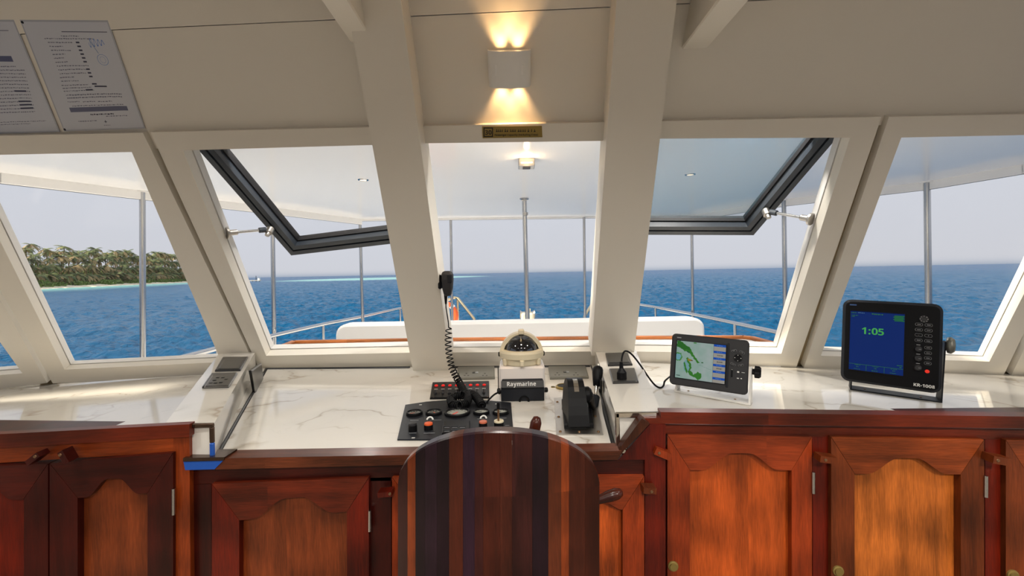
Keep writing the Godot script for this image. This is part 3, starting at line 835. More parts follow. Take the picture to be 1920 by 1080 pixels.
func sash(w: Node3D, hinge: Array, p: Array, q: Array, depth: float, glass: Material, side: String):
	var tl := ws(hinge[0], hinge[1], -0.075); var tr := ws(hinge[2], hinge[3], -0.075)
	var low := at(p[0], p[1], depth) if side == "left" else at(q[0], q[1], depth)
	var pl := Plane(tl, tr, low)
	if pl.normal.y > 0: pl = Plane(-pl.normal, -pl.d)
	sash_planes.append(pl)
	var bl := on_plane(pl, p[0], p[1]); var br := on_plane(pl, q[0], q[1])
	var nrm := -pl.normal                                    # outward and up
	var root := Node3D.new(); root.name = "sash"; w.add_child(root); root.global_position = (tl + br) * 0.5
	var c := [tl, tr, br, bl]
	var mid := (tl + tr + br + bl) * 0.25
	for i in 4:
		var a: Vector3 = c[i]; var e: Vector3 = c[(i + 1) % 4]
		var d := (e - a).normalized()
		var inn := d.cross(pl.normal)
		if inn.dot(mid - a) < 0: inn = -inn
		var wd := 0.058
		var prev: Vector3 = (c[(i + 3) % 4] - a).normalized(); var nxt: Vector3 = (c[(i + 2) % 4] - e).normalized()
		var ia := a + (d + prev) * (wd / maxf(0.2, prev.dot(inn))) * 1.0
		var ie := e + (nxt - d) * (wd / maxf(0.2, nxt.dot(inn)))
		var strip := func(f0: float, f1: float) -> PackedVector3Array: return PackedVector3Array([a.lerp(ia, f0), e.lerp(ie, f0), e.lerp(ie, f1), a.lerp(ia, f1)])
		var b := Build.new()
		b.prism(strip.call(0.0, 0.42), nrm * 0.05)
		b.prism(strip.call(0.58, 1.0), nrm * 0.05)
		part("sash_bar", b.done(), M.sash, root)
		var b2 := Build.new()
		var g: PackedVector3Array = strip.call(0.4, 0.6)
		for k in 4: g[k] += nrm * 0.012
		b2.prism(g, nrm * 0.03)
		part("channel", b2.done(), M.sash_channel, root)
		var b3 := Build.new()
		var lip: PackedVector3Array = strip.call(0.98, 1.12)
		for k in 4: lip[k] += nrm * 0.03
		b3.prism(lip, nrm * 0.03)
		part("glazing_bead", b3.done(), M.sash_channel, root)
	var g := PackedVector3Array()
	for v: Vector3 in c: g.append(v + (mid - v).normalized() * 0.05 + nrm * 0.045)
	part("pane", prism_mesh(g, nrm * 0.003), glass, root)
func stay(w: Node3D, a: Vector3, b: Vector3, pl: Plane):
	var root := Node3D.new(); root.name = "stay"; w.add_child(root); root.global_position = (a + b) * 0.5
	part("arm", rod(a, b, 0.006), M.steel, root)
	var d := (b - a).normalized()
	part("foot", lathe_mesh(Transform3D(towards(d), a), [Vector2(0, -0.004), Vector2(0.024, -0.004), Vector2(0.024, 0.004), Vector2(0.012, 0.006), Vector2(0.012, 0.036), Vector2(0.008, 0.04), Vector2(0, 0.04)], 14), M.brushed, root)
	part("collar", lathe_mesh(Transform3D(towards(d), b - d * 0.05), [Vector2(0.006, 0), Vector2(0.012, 0.003), Vector2(0.012, 0.03), Vector2(0.006, 0.033)], 12), M.sash, root)
	part("clamp", lathe_mesh(Transform3D(towards(pl.normal), b - pl.normal * 0.012), [Vector2(0, 0.05), Vector2(0.01, 0.05), Vector2(0.01, 0.035), Vector2(0.016, 0.034), Vector2(0.016, 0.008), Vector2(0.01, 0.0)], 12), M.brushed, root)

# ------------------------------------------------------------------ worktops
const DESK := -0.455
const STEP := -0.365
func left_level(x: float) -> float: return -0.491 + 0.069 * (x + 1.58)
func right_level(x: float) -> float: return -0.441 - 0.0516 * (x - 0.632)
func on_right(px: float, py: float) -> Vector3:             # on the sloping right worktop
	var n := Vector3(0.0516, 1, 0).normalized()
	return on_plane(Plane(n, n.dot(EYE + Vector3(0.632, -0.441, 0))), px, py)
func worktops():
	var pl := PackedVector3Array()
	for q in [[-2.94, 0.832], [-0.84, 1.082], [-1.15, 1.7], [-1.3, 2.12], [-2.94, 2.36]]: pl.append(EYE + Vector3(q[0], left_level(q[0]), -q[1]))
	solo("worktop", prism_mesh(pl, Vector3(0, -0.03, 0)), M.marble, "white marble worktop on the left below the far-left window", "worktop")
	var pr := PackedVector3Array()
	for q in [[0.36, 1.122], [1.2, 1.035], [2.94, 0.853], [2.94, 2.1], [0.5, 2.1]]: pr.append(EYE + Vector3(q[0], right_level(q[0]), -q[1]))
	solo("worktop", prism_mesh(pr, Vector3(0, -0.03, 0)), M.marble, "white marble worktop on the right carrying the two displays", "worktop")
	# helm desk with its polished edge strip and dark sealant
	var f := 1.092
	var d := thing("helm_desk", "lower white marble helm desk in the middle with instruments set in it", "desk", EYE + Vector3(-0.3, DESK, -1.5))
	part("slab", prism_mesh(PackedVector3Array([EYE + Vector3(-0.77, DESK, -f), EYE + Vector3(0.285, DESK, -f), EYE + Vector3(0.45, DESK, -2.18), EYE + Vector3(-1.32, DESK, -2.2)]), Vector3(0, -0.03, 0)), M.marble, d)
	part("edge_strip", box_mesh(EYE + Vector3(-0.243, DESK - 0.004, -f + 0.003), Vector3(1.052, 0.014, 0.012), 0.003), M.chrome, d)
	part("sealant", tube_mesh(PackedVector3Array([on_level(408, 853, DESK), on_level(499, 692.5, DESK), on_level(768, 690, DESK)]), 0.0085, 6, false, [0.6, 1.0, 1.0]), M.black_line, d)
	part("sealant", tube_mesh(PackedVector3Array([on_level(792, 690, DESK), on_level(862, 689.5, DESK), on_level(1106, 687.5, DESK)]), 0.0085, 6), M.black_line, d)
	part("sealant", tube_mesh(PackedVector3Array([on_level(1107, 682, DESK), on_level(1128, 745, DESK), on_level(1135, 775, DESK), on_level(1151, 838, DESK)]), 0.005, 6, false, [0.6, 0.8, 1.6, 1.1]), M.black_line, d)
	# raised marble blocks on both sides of the desk
	var lt := PackedVector3Array([on_level(311, 792, STEP), on_level(402, 793, STEP), on_level(479, 659, STEP), on_level(410, 664, STEP)])
	var lb := thing("marble_block", "raised marble block left of the helm desk holding two dark plates", "marble block", (lt[0] + lt[2]) * 0.5 - Vector3(0, 0.2, 0))
	part("tile", prism_mesh(lt, Vector3(0, -0.10, 0)), M.marble, lb)
	var e := lt[1]
	part("edge_strip", box_mesh(Vector3((lt[0].x + e.x) * 0.5, e.y - 0.005, e.z + 0.002), Vector3(e.x - lt[0].x, 0.011, 0.008), 0.002), M.bronze, lb)
	part("edge_strip", box_mesh(Vector3(e.x - 0.005, e.y - 0.029, e.z + 0.002), Vector3(0.011, 0.04, 0.008), 0.002), M.bronze, lb)
	part("film_strip", box_mesh(Vector3(e.x - 0.005, e.y - 0.067, e.z + 0.002), Vector3(0.011, 0.036, 0.008), 0.002), M.blue_film, lb)
	var rt := PackedVector3Array([on_level(1153, 773, STEP), on_level(1239, 771, STEP), on_level(1192, 656, STEP), on_level(1116, 657, STEP)])
	var rb := thing("marble_block", "raised marble block right of the helm desk with a plugged-in socket", "marble block", (rt[0] + rt[2]) * 0.5 - Vector3(0, 0.2, 0))
	part("tile", prism_mesh(rt, Vector3(0, -0.086, 0)), M.marble, rb)
	part("edge_strip", box_mesh(Vector3((rt[0].x + rt[1].x) * 0.5, rt[0].y - 0.006, rt[0].z + 0.003), Vector3(rt[1].x - rt[0].x, 0.014, 0.008), 0.002), M.chrome, rb)
	part("edge_strip", box_mesh(Vector3(rt[0].x + 0.005, rt[0].y - 0.045, rt[0].z + 0.003), Vector3(0.011, 0.09, 0.008), 0.002), M.chrome, rb)

# ------------------------------------------------------------------ cabinets
func board(pts: Array, pl: Plane, off: float, thick: float) -> ArrayMesh:
	var p := PackedVector3Array()
	for i in range(0, pts.size(), 2): p.append(on_plane(pl, pts[i], pts[i + 1], off))
	return prism_mesh(p, -pl.normal * thick)
func door(cab: Node3D, pl: Plane, L: float, R: float, tl: float, tr: float, il: float, ir: float, sl: float, sr: float, crest: float, mats: Array, bottom := 1480.0, flipped_arch := false) -> Node3D:
	var d := Node3D.new(); d.name = "door"; cab.add_child(d, true)
	d.global_position = on_plane(pl, (L + R) * 0.5, bottom)
	var arch := []
	for k in 25:
		var u := k / 24.0
		var s := clampf((u - 0.12) / 0.30, 0, 1) if u < 0.5 else clampf((0.88 - u) / 0.30, 0, 1)
		s = s * s * (3.0 - 2.0 * s)
		if flipped_arch: s = clampf((0.97 - u) / 0.4, 0, 1)
		arch.append(lerpf(il, ir, u)); arch.append(lerpf(sl, sr, u) - s * crest)
	var gap := 0.6
	part("stile", board([L, tl + gap, il - gap, sl, il - gap, bottom, L, bottom], pl, 0.012, 0.03), mats[0], d)
	part("stile", board([R, tr + gap, R, bottom, ir + gap, bottom, ir + gap, sr], pl, 0.012, 0.03), mats[0], d)
	part("rail", board([L + gap, tl, il, sl] + arch + [ir, sr, R - gap, tr], pl, 0.012, 0.03), mats[1], d)
	var top := minf(sl, sr) - crest - 14.0
	part("panel", board([il - 8, maxf(top, maxf(tl, tr) + 6), ir + 8, maxf(top, maxf(tl, tr) + 6), ir + 8, bottom, il - 8, bottom], pl, -0.006, 0.012), mats[2], d)
	return d
func hinge(d: Node3D, pl: Plane, x: float, y1: float, y2: float):
	part("hinge", rod(on_plane(pl, x, y1, 0.014), on_plane(pl, x, y2, 0.014), 0.0042, 8), M.steel, d)
func lock(d: Node3D, pl: Plane, x: float, y: float):
	var c := on_plane(pl, x, y, 0.012)
	var o := part("lock", lathe_mesh(Transform3D(towards(pl.normal), c), [Vector2(0.0, 0.007), Vector2(0.009, 0.007), Vector2(0.0095, 0.005), Vector2(0.0095, 0.004), Vector2(0.0125, 0.003), Vector2(0.013, 0)], 20), M.brass, d)
	return o
func turn_button(cab: Node3D, pl: Plane, c: Vector2, h: Vector2, w: float, mat: Material, screw: Vector2):
	# c centre, h half-length vector, w half width; all in survey units
	var s := Vector2(-h.y, h.x).normalized() * w
	var b := Node3D.new(); b.name = "turn_button"; cab.add_child(b, true)
	b.global_position = on_plane(pl, c.x, c.y)
	part("bar", board([c.x - h.x - s.x, c.y - h.y - s.y, c.x + h.x - s.x, c.y + h.y - s.y, c.x + h.x + s.x, c.y + h.y + s.y, c.x - h.x + s.x, c.y - h.y + s.y], pl, 0.041, 0.027), mat, b)
	var o := on_plane(pl, screw.x, screw.y, 0.0405)
	part("screw", lathe_mesh(Transform3D(towards(pl.normal), o), [Vector2(0, 0.002), Vector2(0.003, 0.002), Vector2(0.004, 0)], 12), M.screw, b)
func carcass(cab: Node3D, pl: Plane, x1: float, x2: float, y: float):
	part("carcass", board([x1, y, x2, y, x2, 1545, x1, 1545], pl, -0.05, 0.35), M.wood_dark, cab)
func cabinets():
	# left cabinet
	var p := plane_left
	var c := thing("cabinet", "left wooden cabinet with two arched doors under the left worktop", "cabinet", on_plane(p, 100, 1545))
	carcass(c, p, -700, 350, 880)
	part("top_trim", board([-500, 841.5, 0, 814, 355, 795.5, 355, 819, 0, 840, -500, 868], p, 0.012, 0.022), M.wood_red_along, c)
	part("rail", board([-500, 868, 0, 840, 325, 820.5, 325, 847.5, 0, 868, -500, 896], p, 0.0, 0.03), M.wood_orange_along, c)
	part("stile", board([325, 820.5, 355, 819, 361, 1545, 329, 1545], p, 0.002, 0.03), M.wood_orange, c)
	var d := door(c, p, -175, 90, 882, 869.5, -122, 44, 950, 936, 36, [M.wood_dark, M.wood_dark_along, M.wood_red])
	d = door(c, p, 93, 324.5, 869, 849, 146, 276, 934, 925, 32, [M.wood_dark, M.wood_dark_along, M.panel_brown])
	hinge(d, p, 325.5, 916, 965)
	d = door(c, p, -480, -180, 898, 884, -425, -235, 965, 952, 36, [M.wood_dark, M.wood_dark_along, M.wood_red])
	turn_button(c, p, Vector2(60, 861), Vector2(11, -8.5), 5, M.wood_dark, Vector2(66, 856))
	turn_button(c, p, Vector2(118, 858), Vector2(6.5, 11), 5.5, M.wood_dark, Vector2(113, 853))
	# helm cabinet
	p = plane_mid
	c = thing("cabinet", "lower middle wooden cabinet under the helm desk behind the chair", "cabinet", on_plane(p, 760, 1545))
	carcass(c, p, 362, 1200, 905)
	part("top_trim", board([404, 859.5, 1166, 845.5, 1158, 862, 404, 880.5], p, 0.022, 0.05), M.wood_trim_along, c)
	part("corner_cap", board([343, 859, 421, 857, 419, 863.5, 343, 865.5], p, 0.026, 0.05), M.bronze, c)
	part("film_strip", board([344, 866, 418, 864, 402, 880, 347, 881.5], p, 0.024, 0.05), M.blue_film, c)
	part("rail", board([360, 881, 1210, 861, 1210, 893, 360, 908], p, 0.0, 0.03), M.wood_dark_along, c)
	part("stile", board([360, 907.5, 396, 906.5, 399, 1545, 363, 1545], p, 0.0, 0.03), M.wood_dark, c)
	part("stile", board([692, 896, 733, 895, 735, 1545, 695, 1545], p, 0.0, 0.03), M.wood_dark, c)
	d = door(c, p, 397, 691.5, 907, 895.5, 449, 650, 975.5, 959.5, 34, [M.wood_red, M.wood_red_along, M.panel_brown])
	hinge(d, p, 693.5, 957, 996)
	d = door(c, p, 735, 966, 895, 894, 784, 918, 960, 958, 32, [M.stile_red, M.rail_red, M.panel_brown])
	d = door(c, p, 971, 1208, 894, 893, 1020, 1167, 957, 956, 34, [M.stile_red, M.rail_red, M.panel_orange], 1480, true)
	turn_button(c, p, Vector2(721, 928), Vector2(13, -1), 4.5, M.wood_red, Vector2(731, 926))
	turn_button(c, p, Vector2(1219, 921), Vector2(12, 0.5), 5.5, M.stile_brown, Vector2(1222, 922))
	# right cabinet
	p = plane_right
	c = thing("cabinet", "right wooden cabinet with arched orange-brown doors under the right worktop", "cabinet", on_plane(p, 1600, 1545))
	carcass(c, p, 1235, 2700, 850)
	part("side_board", board([1160, 862, 1219, 795, 1248, 796, 1248, 1545, 1210, 1545, 1209, 893, 1209, 862], p, 0.026, 0.05), M.wood_red, c)
	part("top_trim", board([1204, 784.5, 1239, 783.5, 1239, 772.5, 1920, 781, 2500, 789, 2500, 815, 1920, 803.5, 1240, 794.5, 1219, 794.5], p, 0.022, 0.034), M.wood_red_along, c)
	part("sloping_trim", board([1203.5, 784.5, 1218.5, 794.5, 1170, 845, 1158, 862, 1150, 861, 1162, 841], p, 0.042, 0.06), M.wood_brown, c)
	part("rail", board([1248, 795, 1920, 804, 2500, 815, 2500, 838, 1920, 824.5, 1248, 814.5], p, 0.0, 0.03), M.wood_red_along, c)
	for q in [[1523.5, 1555.5, 819, 819], [1847, 1883, 824, 824]]: part("stile", board([q[0], q[2], q[1], q[3], q[1] + 1, 1545, q[0] + 1, 1545], p, 0.0, 0.03), M.wood_red, c)
	d = door(c, p, 1251.5, 1522.5, 815.5, 819, 1294, 1484, 881.5, 882, 32, [M.stile_red, M.rail_red, M.panel_orange])
	hinge(d, p, 1525, 885, 925); lock(d, p, 1262, 1061)
	d = door(c, p, 1558.5, 1845.5, 819.5, 824.5, 1603, 1801, 888.5, 889.5, 30, [M.stile_brown, M.rail_brown, M.panel_amber])
	hinge(d, p, 1848.5, 892, 932); lock(d, p, 1571, 1070)
	d = door(c, p, 1886, 2180, 825, 831, 1932, 2132, 896, 900, 30, [M.stile_brown, M.rail_brown, M.panel_orange])
	lock(d, p, 1898, 1078)
	door(c, p, 2215, 2490, 832, 838, 2260, 2440, 905, 910, 30, [M.stile_brown, M.rail_brown, M.panel_orange])
	turn_button(c, p, Vector2(1243, 852), Vector2(14, 6), 6.5, M.stile_red, Vector2(1236, 849.5))
	turn_button(c, p, Vector2(1554, 863), Vector2(15.5, 2), 6, M.stile_brown, Vector2(1548, 862.5))
	turn_button(c, p, Vector2(1880, 865), Vector2(17, 3), 7, M.stile_brown, Vector2(1871, 863.5))

# ------------------------------------------------------------------ things on the raked wall
func strokes(im: Image, x0: int, x1: int, y: int, h: int, ink: Color, r: RandomNumberGenerator):
	var x := x0
	while x < x1:
		var w := r.randi_range(3, 11)
		im.fill_rect(Rect2i(x, y + r.randi_range(0, 1), mini(w, x1 - x), h), ink)
		x += w + r.randi_range(2, 4)
func sheet_image(which: int) -> ImageTexture:
	var im := Image.create(380, 520, false, Image.FORMAT_RGB8)
	im.fill(rgb(196, 198, 206))
	var r := RandomNumberGenerator.new(); r.seed = 90 + which
	var ink := rgb(96, 96, 116); var dark := rgb(42, 42, 66)
	if which == 0:
		im.fill_rect(Rect2i(160, 42, 205, 3), dark)
		strokes(im, 150, 230, 60, 4, ink, r); strokes(im, 70, 290, 72, 4, ink, r)
		for k in 13:
			strokes(im, 72 + (0 if k > 8 else 6), [190, 140, 170, 135, 122, 132, 225, 220, 200, 140, 150, 0, 0][k] + 0, 90 + k * 18, 4, ink, r)
			if k < 6 or (k > 6 and k < 10): im.fill_rect(Rect2i(206, 88 + k * 18, 16, 7), dark)
		for k in 3:
			strokes(im, 66, 190 + k * 8, 290 + k * 14, 4, ink, r)
		im.fill_rect(Rect2i(206, 287, 22, 7), dark); im.fill_rect(Rect2i(214, 299, 58, 7), dark); im.fill_rect(Rect2i(168, 315, 32, 7), dark)
		for k in 2: strokes(im, 70, 330, 338 + k * 14, 5, ink, r)
		for k in 3: strokes(im, 66 + k * 70, 120 + k * 75, 372 + k * 2, 4, ink, r)
		strokes(im, 80, 320, 394, 4, ink, r)
		im.fill_rect(Rect2i(62, 404, 272, 24), rgb(92, 94, 120))
		strokes(im, 150, 260, 440, 6, dark, r); strokes(im, 220, 320, 452, 4, ink, r)
		strokes(im, 82, 170, 474, 4, ink, r)
		im.fill_rect(Rect2i(204, 482, 12, 3), dark); im.fill_rect(Rect2i(208, 476, 3, 14), dark); strokes(im, 196, 226, 500, 3, ink, r)
		var blue := rgb(70, 110, 190)
		for k in 220:                                           # round stamp and signature in blue
			var a := TAU * k / 220.0
			im.set_pixel(int(300 + 24 * cos(a)), int(172 + 26 * sin(a)), rgb(110, 140, 190)); im.set_pixel(int(300 + 23 * cos(a)), int(172 + 25 * sin(a)), rgb(110, 140, 190))
			im.set_pixel(int(300 + 13 * cos(a)), int(172 + 15 * sin(a)), rgb(110, 140, 190))
			var u := k / 220.0
			for w in 3:
				im.set_pixel(int(262 + 70 * u + w), int(92 + 22 * sin(u * 26.0) * (1.0 - u * 0.5)), blue)
				im.set_pixel(int(270 + 20 * u + w), int(80 + 62 * u), rgb(120, 140, 175))
	else:
		im.fill_rect(Rect2i(40, 36, 300, 3), ink)
		im.fill_rect(Rect2i(60, 150, 240, 26), rgb(92, 94, 120))
		for k in 14:
			strokes(im, 40, 300 + (k * 37) % 40, 196 + k * 17, 4, ink, r)
			if k in [7, 10, 11, 12]: im.fill_rect(Rect2i(240, 194 + k * 17, 60, 7), dark)
		strokes(im, 60, 340, 466, 3, ink, r); strokes(im, 120, 260, 478, 3, ink, r)
	im.generate_mipmaps()
	return ImageTexture.create_from_image(im)
func wall_fittings():
	# laminated notices
	for k in 2:
		var q: Array = [[38, 37, 203, 38, 273, 241, 121, 246], [-128, 36, 27, 37, 113, 247, -40, 252]][k]
		var p := []
		for i in 4: p.append(ws(q[i * 2], q[i * 2 + 1], -0.020))
		var n := screen_plane.normal
		var o := thing("notice", ["laminated typed notice with a blue stamp and signature, high on the left wall", "laminated typed notice at the upper-left edge, beside the stamped one"][k], "notice", (p[0] + p[2]) * 0.5)
		var pm := flat(Color.WHITE, 0.3); pm.albedo_texture = sheet_image(k)
		var b := Build.new(); var ins := []
		var c: Vector3 = (p[0] + p[1] + p[2] + p[3]) * 0.25
		for v: Vector3 in p: ins.append(v.lerp(c, 0.03) + n * 0.0022)
		b.quad(ins[0], ins[1], ins[2], ins[3], n)
		part("sheet", b.done(), pm, o)
		var lm := flat(rgb(176, 178, 186), 0.2)
		part("sleeve", prism_mesh(PackedVector3Array(p), n * 0.002), lm, o)
		var pin := Build.new()
		for v: Vector3 in [p[0].lerp(c, 0.04), p[3].lerp(c, 0.04)]: pin.lathe(Transform3D(towards(n), v + n * 0.002), [Vector2(0.004, 0), Vector2(0.003, 0.002), Vector2(0, 0.0022)], 10)
		part("pin", pin.done(), M.charcoal, o)
	# two-way wall lamp
	var n := screen_plane.normal
	var across := Vector3(1, 0, 0) - n * n.x; across = across.normalized()
	var upw := n.cross(across).normalized()
	if upw.y < 0: upw = -upw
	var c := ws(955.5, 126, -0.022)
	var bs := Basis(across, upw, n)
	var lamp := thing("wall_lamp", "white half-oval wall lamp throwing warm light up and down", "wall lamp", c)
	var hh := 0.052; var hw := 0.067; var dep := 0.062
	var body := Build.new()
	var seg := 28
	for k in seg:
		var a := PI * k / seg; var a2 := PI * (k + 1) / seg
		var f := func(ang: float, r: float) -> Vector3: return across * cos(ang) * (hw - r) + n * (0.012 + pow(sin(ang), 0.8) * (dep - r - 0.012))
		for s: float in [-1.0, 1.0]:
			body.quad(c + f.call(a, 0.0) + upw * hh * s, c + f.call(a2, 0.0) + upw * hh * s, c + f.call(a2, 0.004) + upw * hh * s, c + f.call(a, 0.004) + upw * hh * s, upw * s)
		var m1: Vector3 = f.call((a + a2) * 0.5, 0.0)
		body.quad(c + f.call(a, 0.0) - upw * hh, c + f.call(a2, 0.0) - upw * hh, c + f.call(a2, 0.0) + upw * hh, c + f.call(a, 0.0) + upw * hh, m1)
		body.quad(c + f.call(a, 0.004) - upw * hh, c + f.call(a2, 0.004) - upw * hh, c + f.call(a2, 0.004) + upw * hh, c + f.call(a, 0.004) + upw * hh, -m1)
	part("shade", body.done(), M.white_plastic, lamp)
	part("back_plate", box_mesh(c + n * 0.002, Vector3(hw * 2, hh * 2 - 0.004, 0.004), 0.002, bs), M.white_plastic, lamp)
	# each beam's diode sits just inside the rim and shines along the wall
	for s: float in [-1.0, 1.0]:
		for k: float in [-1.0, 1.0]:
			var lp := c + n * 0.023 + across * 0.0265 * k + upw * 0.018 * s
			part("led", lathe_mesh(Transform3D(towards(upw * s), lp - upw * 0.006 * s), [Vector2(0.009, 0), Vector2(0.008, 0.004), Vector2(0, 0.005)], 12), M.lamp_warm, lamp)
			for j in 2:
				var sl := SpotLight3D.new(); sl.name = "beam"; lamp.add_child(sl, true)
				sl.global_position = lp
				sl.look_at(sl.global_position + upw * s, n)
				sl.spot_angle = [32.0, 28.5][j]; sl.spot_angle_attenuation = [0.03, 0.4][j]; sl.spot_range = 6; sl.spot_attenuation = 2
				sl.light_energy = [0.034, 0.05][j]; sl.light_color = Color(1.0, 0.79, 0.54); sl.light_size = 0.004; sl.shadow_enabled = true
	part("bridge", box_mesh(c + n * 0.030, Vector3(0.09, 0.03, 0.05), 0.001, bs), M.white_plastic, lamp)
	# brass capacity plate
	var p2 := []
	for q in [[904, 237], [1016, 236], [1017, 257], [905, 259]]: p2.append(ws(q[0], q[1], 0.0005))
	var pl := thing("capacity_plate", "small brass plate marked 30 on the frame below the wall lamp", "sign", (p2[0] + p2[2]) * 0.5)
	part("plate", prism_mesh(PackedVector3Array(p2), n * 0.002), M.brass, pl)
	var ax: Vector3 = (p2[1] - p2[0]).normalized()
	var tb := Basis(ax, n.cross(ax), n)
	letter("numeral", "30", 0.021, M.black_ink, Transform3D(tb, ws(915.5, 248.5, 0.003)), pl)
	var bx := Build.new()
	var o4 := []; var h4 := []
	for q in [[906.5, 239], [924.5, 239], [924.5, 257], [906.5, 257]]: o4.append(ws(q[0], q[1], 0.0026))
	for q in [[908.5, 241], [922.5, 241], [922.5, 255], [908.5, 255]]: h4.append(ws(q[0], q[1], 0.0026))
	frame_ring(bx, o4, h4, n * 0.0005)
	part("numeral_border", bx.done(), M.black_ink, pl)
	letter("lettering", "Passenger Capacity (Including Crew)", 0.0085, M.black_ink, Transform3D(tb, ws(968, 253, 0.003)), pl)
	var r := RandomNumberGenerator.new(); r.seed = 4
	var th := Build.new()
	var x := 930.0
	while x < 1006.0:                                          # upper row of script characters
		var w := r.randf_range(1.6, 3.2)
		th.prism(PackedVector3Array([ws(x, 245.5, 0.0026), ws(x + w, 245, 0.0026), ws(x + w, 247, 0.0026), ws(x, 247.5, 0.0026)]), n * 0.0004)
		var y := 241.5 + r.randf_range(0, 1.5)
		th.prism(PackedVector3Array([ws(x + w * 0.4, y, 0.0026), ws(x + w * 0.4 + 1.0, y, 0.0026), ws(x + w * 0.4 + 0.4, 246, 0.0026), ws(x + w * 0.4 - 0.6, 246, 0.0026)]), n * 0.0004)
		x += w + (r.randf_range(0.6, 1.2) if r.randf() < 0.8 else 3.5)
	part("script", th.done(), M.black_ink, pl)

# ------------------------------------------------------------------ helm desk equipment
func plate(pts: Array, level: float, thick: float) -> ArrayMesh:
	var p := PackedVector3Array()
	for i in range(0, pts.size(), 2): p.append(on_level(pts[i], pts[i + 1], level))
	return prism_mesh(p, Vector3(0, thick, 0))
func bevel_plate(pts: Array, level: float, thick: float, inset := 0.05) -> ArrayMesh:
	var p := []
	for i in range(0, pts.size(), 2): p.append(on_level(pts[i], pts[i + 1], level))
	var c := Vector3()
	for q: Vector3 in p: c += q / p.size()
	var t := []; var u := []
	for q: Vector3 in p:
		t.append(q + Vector3(0, thick * 0.7, 0)); u.append(q.lerp(c, inset) + Vector3(0, thick, 0))
	var b := Build.new(); b.loft([p, t, u]); return b.done()
func holes(pts: Array, level: float, w := 0.005) -> ArrayMesh:
	var b := Build.new()
	for i in range(0, pts.size(), 2): b.box(Transform3D(Basis(), on_level(pts[i], pts[i + 1], level)), Vector3(w * 1.5, 0.0012, w))
	return b.done()
func socket_row(pts: Array, label: String):
	var c := on_level((pts[0] + pts[4]) * 0.5, (pts[1] + pts[5]) * 0.5, DESK)
	var s := thing("socket_strip", label, "power socket", c, "grey twin sockets at the back of the helm desk")
	part("plate", bevel_plate(pts, DESK + 0.0005, 0.012, 0.05), M.plate_silver, s)
	var w: float = pts[2] - pts[0]; var x: float = pts[0]; var y: float = pts[1]
	for k in 2: part("outlet_slots", holes([x + w * (0.19 + 0.5 * k), y + 12, x + w * (0.29 + 0.5 * k), y + 12, x + w * (0.24 + 0.5 * k), y + 8], DESK + 0.0128), M.black, s)
	for k in 2: part("rocker", box_mesh(on_level(x + w * (0.44 + 0.08 * k), y + 6.5, DESK + 0.013), Vector3(0.012, 0.004, 0.022), 0.001), M.plate_dark if k == 0 else M.dim_ink, s)
